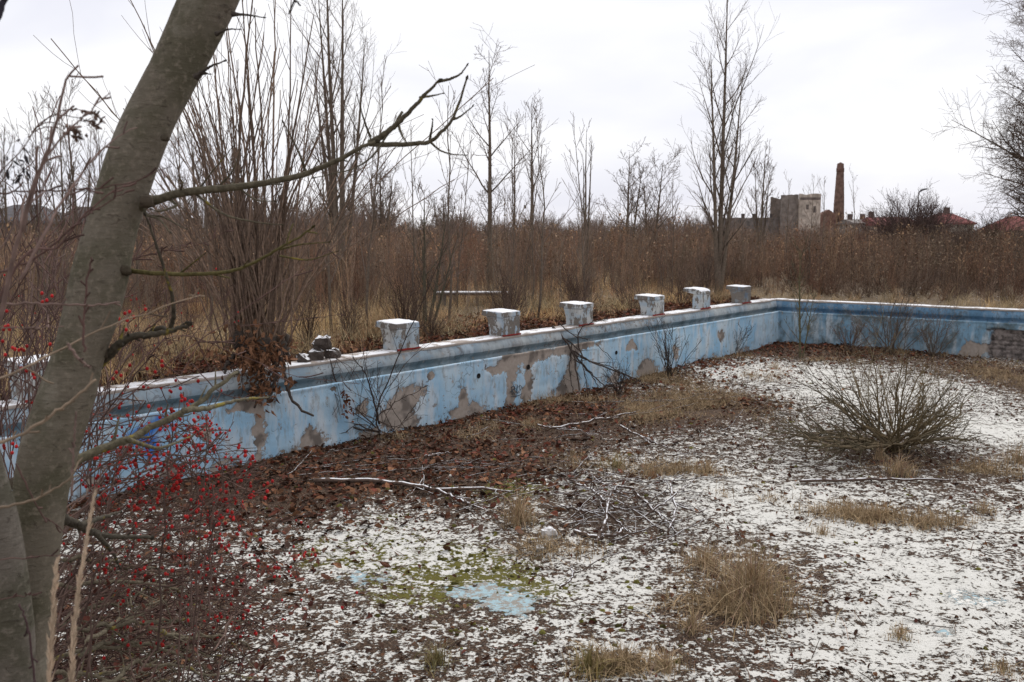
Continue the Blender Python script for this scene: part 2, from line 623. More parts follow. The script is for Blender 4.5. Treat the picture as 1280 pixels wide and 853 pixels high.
M_BLOCK_DARK = m_block('dark_weathered_paint', 0.46, (0.15, 0.19, 0.24), (0.24, 0.26, 0.27))

def m_flat(name, col, rough=0.8, nscale=20, amt=0.3, bump=0.3):
    n = NT(name)
    c = n.scale(n.mix(0.0, col, col), n.rng(n.noise(nscale, 4), 1 - amt, 1 + amt))
    return n.done(c, rough, n.bump(n.noise(nscale * 2, 3), bump, 0.01))
M_RED = m_flat('dull_red_paint', (0.22, 0.035, 0.03))
M_DARK = m_flat('painted_dark_opening', (0.02, 0.018, 0.017))
M_INK = m_flat('dark_graffiti_paint', (0.06, 0.08, 0.10))
M_SNOW = m_flat('thin_snow', SNOW, 0.7, 30, 0.05, 0.6)
M_BERRY = mat_col('red_berry', 200, 0.75, 1.25, 0.35)

def m_floor():
    n = NT('pool_floor_snow_and_litter')
    snow, moss, paint = n.sep(n.attr('col'))
    f1 = n.noise(22, 7, 0.72)
    f2 = n.noise(7, 5, 0.65)
    f3 = n.noise(60, 4, 0.6)
    soil = n.mix(n.step(f3, .3, .7), (0.014, 0.010, 0.008), (0.105, 0.066, 0.043))
    soil = n.mix(n.math('MULTIPLY', n.step(f2, 0.5, 0.65), .7), soil, (0.085, 0.045, 0.028))
    soil = n.mix(n.math('MULTIPLY', n.step(n.noise(75, 3), 0.58, 0.64), 0.8), soil, (0.27, 0.20, 0.15))
    mm = n.math('ADD', moss, n.math('MULTIPLY', n.math('SUBTRACT', n.noise(11, 6, 0.75), 0.5), 2.4))
    c = n.mix(n.step(mm, 0.55, 0.68), soil, n.mix(f3, (0.045, 0.043, 0.010), (0.19, 0.170, 0.040)))
    pp = n.math('ADD', paint, n.math('MULTIPLY', n.math('SUBTRACT', n.noise(7, 6, 0.72), 0.5), 1.7))
    slab = n.mix(n.step(n.noise(13, 6, 0.75), 0.46, 0.54), (0.26, 0.24, 0.21), (0.31, 0.43, 0.47))
    pmask = n.step(pp, 0.52, 0.58)
    c = n.mix(pmask, c, slab)
    f4 = n.noise(38, 4, 0.6)
    sv = n.math('ADD', n.math('ADD', n.math('MULTIPLY', f1, 1.0), n.math('MULTIPLY', f4, 0.8)), n.math('ADD', n.math('MULTIPLY', f2, 0.9), snow))
    sv = n.math('SUBTRACT', sv, n.math('MULTIPLY', pmask, 0.16))
    sm = n.step(sv, 1.815, 1.875)
    c = n.mix(sm, c, n.mix(f2, (0.55, 0.535, 0.48), (0.76, 0.748, 0.705)))
    h = n.math('ADD', n.math('MULTIPLY', sm, 0.35), n.math('ADD', n.math('MULTIPLY', f3, 0.5), n.math('MULTIPLY', f1, 0.5)))
    h = n.math('MULTIPLY', h, n.math('SUBTRACT', 1.0, n.math('MULTIPLY', pmask, 0.7)))
    return n.done(c, 0.85, n.bump(h, 0.9, 0.035))
M_FLOOR = m_floor()

def m_ground():
    n = NT('dry_meadow_ground')
    c = n.mix(n.noise(3, 5, 0.65), (0.085, 0.060, 0.040), (0.20, 0.15, 0.095))
    c = n.mix(n.math('MULTIPLY', n.step(n.noise(20, 5, 0.7), 0.58, 0.66), 0.8), c, (0.30, 0.235, 0.15))
    c = n.mix(n.step(n.noise(9, 6, 0.7), 0.62, 0.66), c, SNOW)
    return n.done(c, 0.9, n.bump(n.noise(25, 5), 0.8, 0.05))
M_GROUND = m_ground()

# ------------------------------------------------------------------ the setting: ground sheet with the pool let into it
T_NEAR, S_FAR = 20.6, 24.0
mb = MB()
def quad(mb, a, b, c, d, col=(0.5, 0.5, 0.5)):
    mb.add(np.array([a, b, c, d]), [[0, 1, 2, 3]], None, col)
BIG = 1500.0
GZ = DECK - 0.02
def gq(t0, t1, s0, s1):
    quad(mb, pw(t0, s0, GZ), pw(t1, s0, GZ), pw(t1, s1, GZ), pw(t0, s1, GZ))
gq(-BIG, BIG, -BIG, -0.30)
gq(-BIG, -0.30, -0.30, BIG)
gq(-0.30, BIG, S_FAR, BIG)
gq(T_NEAR, BIG, -0.30, S_FAR)
quad(mb, pw(T_NEAR, -0.3, GZ), pw(T_NEAR, S_FAR, GZ), pw(T_NEAR, S_FAR, -0.4), pw(T_NEAR, -0.3, -0.4))
quad(mb, pw(-0.3, S_FAR, GZ), pw(T_NEAR, S_FAR, GZ), pw(T_NEAR, S_FAR, -0.4), pw(-0.3, S_FAR, -0.4))
ground = link('ground', mb.mesh('ground', smooth=False), M_GROUND)
tag(ground, kind='structure')

# zones of the pool floor, given where the photo shows them: (px, py, rx, ry, weight)
def zone(P, lst):
    v = np.zeros(len(P))
    for (px, py, rx, ry, wgt) in lst:
        c = at_z(px, py, 0)
        a = rx * c[1] / F
        b = abs(at_z(px, py + ry, 0)[1] - at_z(px, py - ry, 0)[1]) / 2
        v += wgt * np.exp(-((P[:, 0] - c[0]) / a) ** 2 - ((P[:, 1] - c[1]) / b) ** 2)
    return v

Z_SNOW = [(1080, 490, 150, 26, .16), (1240, 540, 70, 22, .24), (1040, 655, 160, 45, .15), (1190, 740, 120, 60, .20), (1050, 810, 150, 45, .14),
          (760, 720, 90, 40, .18), (450, 665, 110, 40, .12), (880, 630, 90, 25, .12), (950, 455, 70, 12, .25), (430, 790, 100, 60, .06), (660, 800, 120, 50, .05),
          (1100, 480, 200, 60, .06), (720, 570, 60, 20, .08)]
Z_BARE = [(560, 575, 150, 26, .20), (700, 525, 100, 25, .20), (870, 505, 85, 30, .22), (1260, 470, 70, 22, .30), (1000, 435, 120, 10, .35), (330, 610, 120, 30, .20),
          (170, 790, 110, 70, .16), (640, 640, 110, 30, .04), (880, 780, 70, 60, .10), (1120, 570, 90, 20, .16), (940, 745, 60, 40, .14), (1090, 640, 90, 14, .12),
          (400, 605, 110, 20, .16), (770, 640, 60, 30, .1)]
Z_MOSS = [(430, 690, 60, 18, .55), (610, 715, 60, 20, .75), (560, 700, 60, 16, .5), (630, 615, 50, 14, .5), (500, 745, 70, 25, .5), (690, 600, 50, 14, .45),
          (700, 735, 60, 14, .5), (540, 790, 60, 16, .25), (1140, 715, 60, 14, .35), (1080, 750, 30, 10, .4), (1150, 745, 40, 10, .35), (480, 650, 40, 12, .3), (560, 690, 170, 50, .42), (450, 680, 130, 45, .45), (640, 770, 130, 40, .3), (640, 620, 90, 20, .3), (680, 740, 90, 30, .2), (1100, 720, 120, 40, .15)]
Z_PAINT = [(640, 755, 50, 20, .85), (600, 735, 45, 12, .7), (455, 722, 55, 15, .7), (560, 740, 26, 8, .5), (1215, 748, 55, 16, .75), (1180, 790, 34, 9, .7), (1140, 725, 18, 5, .5), (925, 648, 9, 5, .5), (1090, 750, 10, 4, .6)]

def leaf_density(P):
    t, s = to_ts(P)
    wallband = np.exp(-np.clip(s - 0.1, 0, 9) / 0.75) * np.clip((t - 1.5) / 3, 0, 1)
    corner = 1.3 * np.exp(-np.clip(t - 0.3, 0, 9) / 1.0) * np.exp(-np.clip(s - 2.6, 0, 9) / 0.9)
    z = zone(P, [(560, 575, 150, 30, .8), (720, 510, 90, 22, .7), (430, 600, 90, 22, .8), (380, 640, 120, 30, .4), (950, 505, 40, 8, .6), (640, 600, 120, 35, .35), (250, 700, 130, 70, .35)])
    return np.clip(wallband + corner + z, 0, 1.2)

# mounded litter lifts the floor along the wall
def floor_h(P):
    t, s = to_ts(P)
    h = -(0.045 + 0.09 * np.exp(-((t - 9) / 4.5) ** 2)) * np.exp(-np.clip(s, 0, 9) / 1.5) + 0.07 * (vnoise(t * 0.9 + 40, s * 0.9 + 40, 3, 4) - 0.5) + 0.05 * (vnoise(t * 5 + 40, s * 5 + 40, 9, 3) - 0.5)
    h += 0.04 * np.clip(leaf_density(P), 0, 1) * (0.5 + vnoise(t * 2 + 9, s * 2 + 9, 5, 3))
    h *= 1 - 0.85 * np.clip(zone(P, Z_PAINT) * 1.6, 0, 1)
    return h

def floor_grid(t0, t1, s0, s1, step):
    t = np.linspace(t0, t1, int((t1 - t0) / step) + 1)
    s = np.linspace(s0, s1, int((s1 - s0) / step) + 1)
    T, S = np.meshgrid(t, s, indexing='ij')
    P = pw(T.ravel(), S.ravel(), 0)
    P[:, 2] = floor_h(P)
    i = np.arange(len(t) - 1)[:, None] * len(s)
    j = np.arange(len(s) - 1)[None]
    q = np.stack([i + j, i + j + 1, i + len(s) + j + 1, i + len(s) + j], -1).reshape(-1, 4)
    sn = 0.462 + 0.70 * zone(P, Z_SNOW) - 0.90 * zone(P, Z_BARE) - 0.10 * np.clip(leaf_density(P), 0, 1) + 0.22 * (vnoise(T.ravel() * .8 + 20, S.ravel() * .8 + 20, 21, 3) - 0.5)
    mo = np.clip(zone(P, Z_MOSS), 0, 1)
    pa = np.clip(zone(P, Z_PAINT), 0, 1)
    return P, q, np.stack([np.clip(sn, 0, 1), mo, pa], -1)
mb = MB()
P, q, c = floor_grid(-0.35, T_NEAR + 0.02, -0.35, 11.0, 0.055)
mb.add(P, q, None, c)
P, q, c = floor_grid(-0.35, T_NEAR + 0.02, 11.0, S_FAR + 0.02, 0.4)
mb.add(P, q, None, c)
pool_floor = link('pool_floor', mb.mesh('pool_floor'), M_FLOOR)
tag(pool_floor, kind='structure')

def fz(P):
    P = np.atleast_2d(np.asarray(P, float)).copy()
    P[:, 2] = floor_h(P)
    return P

def fpt(px, py):
    """floor point seen at a pixel"""
    P = fz(at_z(px, py, 0))[0]
    return P

# ------------------------------------------------------------------ pool walls
PROF = {'coping': [(-0.34, 0.985), (-0.30, 1.0), (-0.10, 1.005), (0.0, 1.0), (0.012, 0.985), (0.006, 0.962)],
        'fascia': [(0.0, 0.962), (0.018, 0.93), (0.036, 0.895), (0.048, 0.86), (0.046, 0.83)],
        'gutter': [(0.046, 0.83), (0.028, 0.80), (0.0, 0.775), (-0.02, 0.745), (0.0, 0.722), (0.05, 0.715), (0.095, 0.722)],
        'wall_face': [(0.095, 0.722), (0.115, 0.735), (0.135, 0.733), (0.142, 0.715), (0.13, 0.69)] + [(0.13, z) for z in np.linspace(0.668, -0.25, 42)]}

def wall_piece(prof, L, start_wall, step, peel=None, wob=0.004):
    k = len(prof)
    u = np.linspace(-0.07, L, int(L / step) + 1)
    pr = np.array(prof)
    U, K = np.meshgrid(u, np.arange(k), indexing='ij')
    off, z = pr[K, 0], pr[K, 1]
    off = off + wob * 2 * (vnoise(U * 1.7 + 30, z * 6 + 30, 11, 4) - 0.5) * 2
    z = z + 0.006 * (vnoise(U * 2.3 + 70, K * 0.0 + 5, 13, 4) - 0.5) * 2
    col = np.zeros(U.shape + (3,))
    if peel is not None:
        pl, gr, ma = peel(U, z)
        off = off - 0.012 * np.clip((pl - 0.42) / 0.12, 0, 1)
        if ma is not None:
            row = np.floor(z / 0.085)
            joint = ((z / 0.085) % 1 < 0.2) | (((U + (row % 2) * 0.13) / 0.26) % 1 < 0.08)
            off = off - 0.05 * (ma > 0.5) * (1 + 0.5 * joint) - 0.02 * (ma > 0.5) * vnoise(U * 12 + 3, z * 12 + 9, 3, 2)
            col[..., 2] = ma
        col[..., 0] = pl
        col[..., 1] = gr
    else:
        col[..., 0] = 0.2 + 0.35 * vnoise(U * 1.2 + 11, z * 3 + 60, 31, 4)
    Pt = pw(U, off, z) if start_wall else pw(off, U, z)
    i = np.arange(len(u) - 1)[:, None] * k
    j = np.arange(k - 1)[None]
    q = np.stack([i + j, i + j + 1, i + k + j + 1, i + k + j], -1).reshape(-1, 4)
    m = MB()
    m.add(Pt.reshape(-1, 3), q, None, col.reshape(-1, 3))
    return m

PEEL_PX = [(505, 505, 24, 25), (490, 522, 16, 12), (577, 500, 9, 25), (594, 512, 5, 12), (638, 470, 9, 38), (659, 475, 7, 28), (675, 445, 50, 8), (716, 468, 11, 34), (617, 462, 14, 4),
           (791, 434, 9, 6), (811, 458, 11, 12), (325, 536, 9, 34), (260, 549, 13, 18), (216, 592, 12, 16), (391, 545, 8, 14), (305, 515, 22, 9), (455, 512, 8, 10), (540, 470, 8, 5),
           (845, 440, 6, 10), (770, 470, 6, 10), (900, 420, 5, 8), (420, 490, 10, 6), (160, 560, 10, 8), (120, 600, 14, 10), (690, 430, 20, 5), (730, 432, 22, 6)]
PEEL = []
for (px, py, rx, ry) in PEEL_PX:
    t, z = on_start_wall(px, py)
    t2, _ = on_start_wall(px + rx, py)
    _, z2 = on_start_wall(px, py + ry)
    PEEL.append((t, z, abs(t2 - t), abs(z2 - z)))
GRAF = []
for (px, py, rx, ry) in [(188, 538, 28, 9), (196, 562, 12, 14), (175, 552, 14, 10)]:
    t, z = on_start_wall(px, py)
    t2, _ = on_start_wall(px + rx, py)
    _, z2 = on_start_wall(px, py + ry)
    GRAF.append((t, z, abs(t2 - t), abs(z2 - z)))

def peel_start(U, z):
    v = 0.34 * vnoise(U * 2.2 + 15, z * 2.2 + 15, 51, 5)
    Uw = U + 0.34 * (vnoise(U * 4 + 5, z * 4 + 25, 81, 5) - 0.5)
    zw = z + 0.26 * (vnoise(U * 4 + 45, z * 3 + 65, 85, 5) - 0.5)
    for (t, zz, a, b) in PEEL:
        v += 0.60 * np.exp(-(((Uw - t) / a) ** 2 + ((zw - zz) / b) ** 2) ** 1.2)
    v += 0.52 * (vnoise(U * 5 + 15, z * 7 + 15, 57, 5) - 0.5)
    v += 0.25 * np.exp(-np.clip(z - 0.05, 0, 1) / 0.07)
    g = np.zeros_like(U)
    for (t, zz, a, b) in GRAF:
        g += np.exp(-(((Uw - t) / a) ** 2 + ((zw - zz) / b) ** 2) ** 2)
    return np.clip(v, 0, 1), np.clip(g * (0.5 + vnoise(U * 6, z * 6 + 9, 3, 3)), 0, 1), None

sM, zM = on_end_wall(1266, 430)
def peel_end(U, z):
    v = 0.24 * vnoise(U * 2.2 + 5, z * 2.2 + 5, 61, 5)
    sg, zg = on_end_wall(1224, 432)
    Uw = U + 0.7 * (vnoise(U * 3 + 5, z * 3 + 25, 91, 5) - 0.5)
    zw = z + 0.6 * (vnoise(U * 3 + 45, z * 3 + 65, 95, 5) - 0.5)
    v += 0.75 * np.exp(-(((Uw - sg) / 0.30) ** 2 + ((zw - zg + .08) / 0.26) ** 2) ** 2)
    m = np.clip(0.5 + (U - (sM - 0.42)) * 3 + 0.9 * (vnoise(U * 5, z * 5 + 7, 71, 3) - .5), 0, 1) * (z < 0.60) * (U < sM + 3.2)
    return np.clip(v, 0, 1), np.zeros_like(U), m

def pool_wall(label, L, start_wall, peel, mats, loc):
    w_ = thing('pool_wall', label, 'wall', loc)
    tag(w_, kind='thing')
    for nme in ('coping', 'fascia', 'gutter', 'wall_face'):
        st = 0.022 if nme == 'wall_face' else 0.05
        m = wall_piece(PROF[nme], L, start_wall, st, peel if nme == 'wall_face' else None, 0.015 if nme == 'coping' else 0.004)
        part(nme, m, mats[nme], w_)
    # solid core so that the wall has a back
    return w_

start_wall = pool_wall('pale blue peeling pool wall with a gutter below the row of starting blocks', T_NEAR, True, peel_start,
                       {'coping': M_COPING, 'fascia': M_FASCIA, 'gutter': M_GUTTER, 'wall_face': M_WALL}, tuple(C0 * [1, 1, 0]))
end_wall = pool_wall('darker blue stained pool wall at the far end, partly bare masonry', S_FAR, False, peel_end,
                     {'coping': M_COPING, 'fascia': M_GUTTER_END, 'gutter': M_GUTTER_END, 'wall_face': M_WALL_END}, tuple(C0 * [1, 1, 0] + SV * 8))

# drain pipe mouths in the start wall; near-black discs paint in the hole shade
for (px, py, r) in [(598, 470, 0.030), (660, 459, 0.032), (770, 441, 0.028)]:
    t, z = on_start_wall(px, py)
    m = MB()
    a = np.linspace(0, 2 * np.pi, 15)[:-1]
    rings = [(1.25, 0.133), (1.25, 0.142), (1.0, 0.142), (0.95, 0.139)]
    V = np.concatenate([pw(t + r * k * np.cos(a), np.full(14, o_), z + r * k * np.sin(a)) for k, o_ in rings] + [pw([t], [0.1385], [z])])
    q = [[i * 14 + j, i * 14 + (j + 1) % 14, (i + 1) * 14 + (j + 1) % 14, (i + 1) * 14 + j] for i in range(3) for j in range(14)]
    tr = [[42 + j, 42 + (j + 1) % 14, 56] for j in range(14)]
    m.add(V, q, tr)
    part('drain_pipe', m, M_DARK, start_wall)

# scrawled letters
m = MB()
gt, gz = on_start_wall(646, 487)
STROKES = [[(-.11, .06), (-.10, -.07)], [(-.12, .055), (-.06, .06), (-.05, .02), (-.10, .0), (-.04, -.07)], [(-.13, -.01), (-.02, .02)],
           [(.01, .07), (.0, -.05), (.05, -.055)], [(.02, .03), (.06, .05)], [(.05, .065), (.07, -.04)], [(.07, .06), (.11, .0), (.06, -.01)], [(-.12, -.09), (.02, -.10), (.11, -.08)]]
for st in STROKES:
    # the start wall is seen with t growing to the viewer's left
    pts = [pw(gt - a_ * 1.2, 0.1335, gz + b_) for a_, b_ in st]
    stick(m, pts, [0.005, 0.0055, 0.004], (0.1, 0.1, 0.1), 4, 10)
part('graffiti', m, M_INK, start_wall)

# ------------------------------------------------------------------ starting blocks
def extrude_profile(prof, w0, w1, bev=0.012, n=1):
    """profile (back, z), extruded across; returns bmesh-bevelled mesh data in local axes x=along wall, y=back, z up"""
    import bmesh
    bm = bmesh.new()
    a = [bm.verts.new((w0, y, z)) for y, z in prof]
    b = [bm.verts.new((w1, y, z)) for y, z in prof]
    bm.faces.new(a[::-1])
    bm.faces.new(b)
    k = len(prof)
    for i in range(k):
        bm.faces.new((a[i], a[(i + 1) % k], b[(i + 1) % k], b[i]))
    bmesh.ops.bevel(bm, geom=list(bm.edges), offset=bev, segments=2, affect='EDGES', profile=0.6)
    bmesh.ops.subdivide_edges(bm, edges=[e for e in bm.edges if e.calc_length() > 0.12], cuts=3, use_grid_fill=True)
    bm.normal_update()
    for v in bm.verts:
        j = RNG.normal(0, 0.0022, 3)
        v.co += Vector(j)
    return bm

def bm_obj(name, bm, mat, parent):
    me = bpy.data.meshes.new(name)
    import bmesh
    bmesh.ops.recalc_face_normals(bm, faces=bm.faces)
    bm.to_mesh(me)
    bm.free()
    for p in me.polygons:
        p.use_smooth = False
    return link(name, me, mat, parent)

BL_ROT = math.atan2(TV[1], TV[0])
# local x along -TV? keep x = TV, y = back of the pool (-SV)
_yl = np.array([-TV[1], TV[0], 0])
YS = 1.0 if (_yl @ -SV) > 0 else -1.0
PED = [(0.0, 0.0), (0.0, 0.28), (0.33, 0.29), (0.28, 0.22), (0.255, 0.13), (0.27, 0.0)]
PLAT = [(-0.004, 0.282), (-0.004, 0.36), (0.40, 0.378), (0.41, 0.300), (0.33, 0.292)]
PED_R = [(0.0, 0.0), (0.0, 0.29), (0.17, 0.30), (0.19, 0.22), (0.19, 0.0)]
PLAT_R = [(-0.005, 0.292), (0.0, 0.35), (0.035, 0.385), (0.12, 0.405), (0.40, 0.416), (0.41, 0.35), (0.24, 0.335), (0.172, 0.302)]

def starting_block(t, label, rounded=False, sc=1.0, mat=None):
    mat = mat or M_BLOCK
    o = thing('starting_block', label, 'starting block', tuple(pw(t, 0.0, DECK + 0.002)), 'starting blocks along the pool wall', BL_ROT)
    fl = lambda pr: [(YS * y * sc, z * sc) for y, z in pr]
    bm_obj('pedestal', extrude_profile(fl(PED_R if rounded else PED), -0.215, 0.215), mat, o)
    bm_obj('platform', extrude_profile(fl(PLAT_R if rounded else PLAT), -0.222, 0.222), M_BLOCK_FLAKY if mat is M_BLOCK else mat, o)
    bm_obj('base_strip', extrude_profile([(YS * -0.016, -0.004), (YS * -0.016, 0.02), (YS * -0.0005, 0.02), (YS * -0.0005, -0.004)], -0.225, 0.225, 0.004), M_RED, o)
    # thin crust of snow on the platform
    m = MB()
    n = 12
    x = np.linspace(-0.215, 0.215, n)
    y = np.linspace(0.005, 0.395, n)
    X, Y = np.meshgrid(x, y, indexing='ij')
    e = np.minimum(np.minimum(X + 0.215, 0.215 - X), np.minimum(Y - 0.005, 0.395 - Y))
    top = 0.36 + 0.045 * (Y + 0.004)
    if rounded:
        top = np.interp(Y, [0.0, 0.035, 0.12, 0.40], [0.352, 0.386, 0.406, 0.417])
    Z = top * sc + np.clip(e * 0.35, -0.002, 0.013) + RNG.normal(0, 0.0015, X.shape) - 0.001
    i = np.arange(n - 1)[:, None] * n
    j = np.arange(n - 1)[None]
    q = np.stack([i + j, i + j + 1, i + n + j + 1, i + n + j], -1).reshape(-1, 4)
    m.add(np.stack([X, Y * YS, Z], -1).reshape(-1, 3), q)
    link('snow_cap', m.mesh('snow_cap'), M_SNOW, o)
    return o

starting_block(12.40, 'largest white starting block, smooth pale sides, first before the shrub clump')
starting_block(10.13, 'starting block with blotchy flaking grey and white paint, second along the wall', mat=M_BLOCK_FLAKY)
starting_block(8.06, 'starting block beside the hanging vine, third along the wall')
starting_block(5.57, 'starting block with clean white side, fourth along the wall, beside the gutter crack')
starting_block(3.62, 'white starting block with rounded front edge, fifth along the wall', True)
starting_block(1.62, 'dark weathered starting block at the foot of the tall tree by the corner', mat=M_BLOCK_DARK)
starting_block(17.35, 'starting block half hidden behind the leaning trunk, its snowy top showing')

# broken block: rubble with snow on top
def rock(mb, c, r, col, squash=0.7, seed=0):
    n, k = 8, 5
    th = np.arange(n) * 2 * np.pi / n
    V = []
    for i in range(k):
        ph = np.pi * (i + 0.5) / k
        for a in th:
            V.append([math.sin(ph) * math.cos(a), math.sin(ph) * math.sin(a), math.cos(ph) * squash])
    V = np.array(V)
    V = np.sign(V) * np.abs(V) ** 0.62
    V *= (1 + RNG.normal(0, 0.17, (len(V), 1))) * np.asarray(r)
    V = np.concatenate([V, [[0, 0, squash * np.max(r)], [0, 0, -squash * np.max(r)]]])
    q = [[i * n + j, (i + 1) * n + j, (i + 1) * n + (j + 1) % n, i * n + (j + 1) % n] for i in range(k - 1) for j in range(n)]
    tr = [[n * k, j, (j + 1) % n] for j in range(n)] + [[n * k + 1, (k - 1) * n + (j + 1) % n, (k - 1) * n + j] for j in range(n)]
    mb.add(V + np.asarray(c), q, tr, col)

loc = tuple(pw(14.3, -0.25, DECK))
rb = thing('broken_block', 'collapsed starting block, dark lumps of rubble capped with snow beside the shrub clump', 'rubble', loc)
for (px, py, r) in [(405, 418, 0.11), (398, 436, 0.11), (418, 434, 0.10), (352, 424, 0.10), (380, 440, 0.08)]:
    m = MB()
    tt, zz = on_start_wall(px, py, -0.12)
    P = pw(tt, -0.12 - r * 0.3, DECK + r * 0.45 + (0.15 if py < 425 else 0))
    rock(m, P, r, (0.095, 0.078, 0.068))
    part('lump', m, M_RUBBLE, rb, smooth=False)

# ------------------------------------------------------------------ floor: litter, tufts, fallen branches
def sample_floor(n, dens, t0=0.14, t1=T_NEAR, s0=0.15, s1=10.5):
    t = RNG.uniform(t0, t1, n)
    s = RNG.uniform(s0, s1, n)
    P = pw(t, s, 0)
    keep = RNG.uniform(0, 1, n) < dens(P)
    return fz(P[keep])

def leaf_cols(n):
    base = np.array([[0.13, 0.055, 0.032], [0.19, 0.085, 0.045], [0.085, 0.045, 0.030], [0.26, 0.13, 0.07], [0.17, 0.055, 0.035], [0.10, 0.06, 0.045]])
    return base[RNG.integers(0, len(base), n)] * RNG.uniform(0.55, 1.3, (n, 1))

m = MB()
P = sample_floor(95000, lambda P: np.clip(leaf_density(P), 0, 1) * 0.9)
P[:, 2] += RNG.uniform(0.0, 0.03, len(P))
leaves(m, P, 0.028 + 0.085 * RNG.uniform(0, 1, len(P)) ** 1.8, leaf_cols(len(P)) * (0.45 + 0.8 * vnoise(P[:, 0] * 1.6 + 60, P[:, 1] * 1.6 + 60, 23, 3))[:, None], 0.6, 0.6)
litter = link('leaf_litter', m.mesh('leaf_litter', smooth=False), M_LEAF)
tag(litter, 'drift of brown dead leaves lying along the foot of the pool wall', 'leaves', None, 'stuff')

m = MB()
P = sample_floor(190000, lambda P: 0.30 + 0.55 * np.clip(zone(P, Z_BARE) * 3, 0, 1) - 1.0 * np.clip(zone(P, Z_SNOW), 0, .3) - 0.6 * np.clip(zone(P, Z_PAINT), 0, 1))
P[:, 2] += RNG.uniform(-0.004, 0.022, len(P))
P = P[RNG.uniform(0, 1, len(P)) < 3.2 * vnoise(P[:, 0] * 3.1 + 60, P[:, 1] * 3.1 + 60, 43, 4) - .95]
leaves(m, P, 0.010 + 0.05 * RNG.uniform(0, 1, len(P)) ** 2.2, leaf_cols(len(P)) * 0.6, 0.8, 0.6)
# short stems and bits of twig among them
Pt = sample_floor(5200, lambda P: 0.35 + 0.5 * np.clip(zone(P, Z_BARE) * 3, 0, 1))
az = RNG.uniform(0, 6.28, len(Pt))
d = np.stack([np.cos(az), np.sin(az), RNG.normal(0, .15, len(Pt))], -1) * RNG.uniform(0.03, 0.16, (len(Pt), 1))
Pt[:, 2] += 0.012
tubes(m, np.stack([Pt - d, Pt + RNG.normal(0, .008, Pt.shape), Pt + d], 1), np.tile([0.003, 0.0035, 0.002], (len(Pt), 1)), 3, np.array([[0.11, 0.075, 0.055]]) * RNG.uniform(0.5, 1.8, (len(Pt), 1)))
crumbs = link('floor_debris', m.mesh('floor_debris', smooth=False), M_LEAF)
tag(crumbs, 'crumbled leaf bits and twig scraps strewn over the snowy pool floor', 'debris', None, 'stuff')

# moss cushions
m = MB()
P = sample_floor(60000, lambda P: np.clip(zone(P, Z_MOSS) * 1.2 + 0.08, 0, 1) * np.clip(3.2 * vnoise(P[:, 0] * 5 + 90, P[:, 1] * 5 + 60, 33, 3) - 1.65, 0, 1))
n = len(P)
r = RNG.uniform(0.008, 0.030, n)
k = 7
a = np.arange(k) * 2 * np.pi / k
ring1 = P[:, None] + r[:, None, None] * np.stack([np.cos(a), np.sin(a), np.zeros(k) - .2], -1)[None]
ring2 = P[:, None] + r[:, None, None] * np.stack([np.cos(a) * .62, np.sin(a) * .62, np.zeros(k) + .45], -1)[None] + RNG.normal(0, .003, (n, k, 3))
top = P[:, None] + (r * 0.62)[:, None, None] * np.array([0, 0, 1.0])
V = np.concatenate([ring1, ring2, top], 1).reshape(-1, 3)
o = np.arange(n)[:, None, None] * (2 * k + 1)
j = np.arange(k)
q = (o + np.stack([j, (j + 1) % k, k + (j + 1) % k, k + j], -1)[None]).reshape(-1, 4)
tr = (o + np.stack([k + j, k + (j + 1) % k, np.full(k, 2 * k)], -1)[None]).reshape(-1, 3)
mcol = np.array([[0.085, 0.078, 0.020]]) * RNG.uniform(0.4, 1.9, (n, 1))
snowy = RNG.uniform(0, 1, n) < 0.22
mcol[snowy] = [0.60, 0.59, 0.54]
m.add(V, q, tr, np.repeat(mcol, 2 * k + 1, axis=0))
moss = link('moss_cushions', m.mesh('moss_cushions'), mat_col('moss', 60, 0.6, 1.4, 0.95, bump=0.6))
tag(moss, 'olive moss cushions growing on the pool floor around the bare painted patches', 'moss', None, 'stuff')

STRAW = np.array([0.40, 0.295, 0.18])

def tuft(px, py, rpx, hpx, n, label, group='dry grass tufts on the pool floor', col=STRAW, lean=0.45, name='grass_tuft'):
    P0 = fpt(px, py)
    sc = P0[1] / F
    m = MB()
    ang = RNG.uniform(0, 6.28, n)
    rad = np.abs(RNG.normal(0, 0.5, n)) * rpx * sc * 1.1
    B = P0 + np.stack([np.cos(ang) * rad, np.sin(ang) * rad * 1.3, np.zeros(n)], -1)
    B = fz(B)
    H = hpx * sc * RNG.uniform(0.3, 1.25, n) * (1.1 - .55 * np.clip(rad / (rpx * sc), 0, 1.3))
    c = col * RNG.uniform(0.55, 1.25, (n, 1)) * np.array([1, 1, 1])[None] + RNG.normal(0, .012, (n, 3))
    blades(m, B, H, 0.0028, c, lean * 1.5, 4, 0.5)
    return single(name, m, M_GRASS, label, 'grass tuft', tuple(P0), group)

tuft(650, 655, 26, 52, 300, 'upright straw grass tuft beside the white rubble chunk and the long fallen branch')
tuft(940, 748, 74, 84, 900, 'largest tuft of straw grass, tall and fanned, on open snow')
tuft(880, 708, 40, 34, 420, 'low wide straw tuft joined to the back of the largest tuft')
tuft(738, 840, 30, 40, 300, 'olive and straw tuft at the near edge, between two smaller tufts', col=STRAW * [0.75, 0.8, 0.6])
tuft(832, 838, 34, 34, 260, 'brown straw tuft at the near edge below the dark litter patch')
tuft(545, 832, 22, 34, 180, 'small olive tuft at the near edge of the snowy floor', col=STRAW * [0.6, 0.68, 0.5])
tuft(865, 790, 22, 34, 180, 'small straw tuft just below the largest tuft')
tuft(1125, 592, 26, 34, 260, 'short pale tuft at the base of the spreading bush')
tuft(1100, 575, 10, 30, 90, 'thin pale tuft against the stems of the spreading bush')
tuft(1060, 638, 30, 22, 220, 'fluffy straw tuft in the middle of the floor beyond the largest tuft')
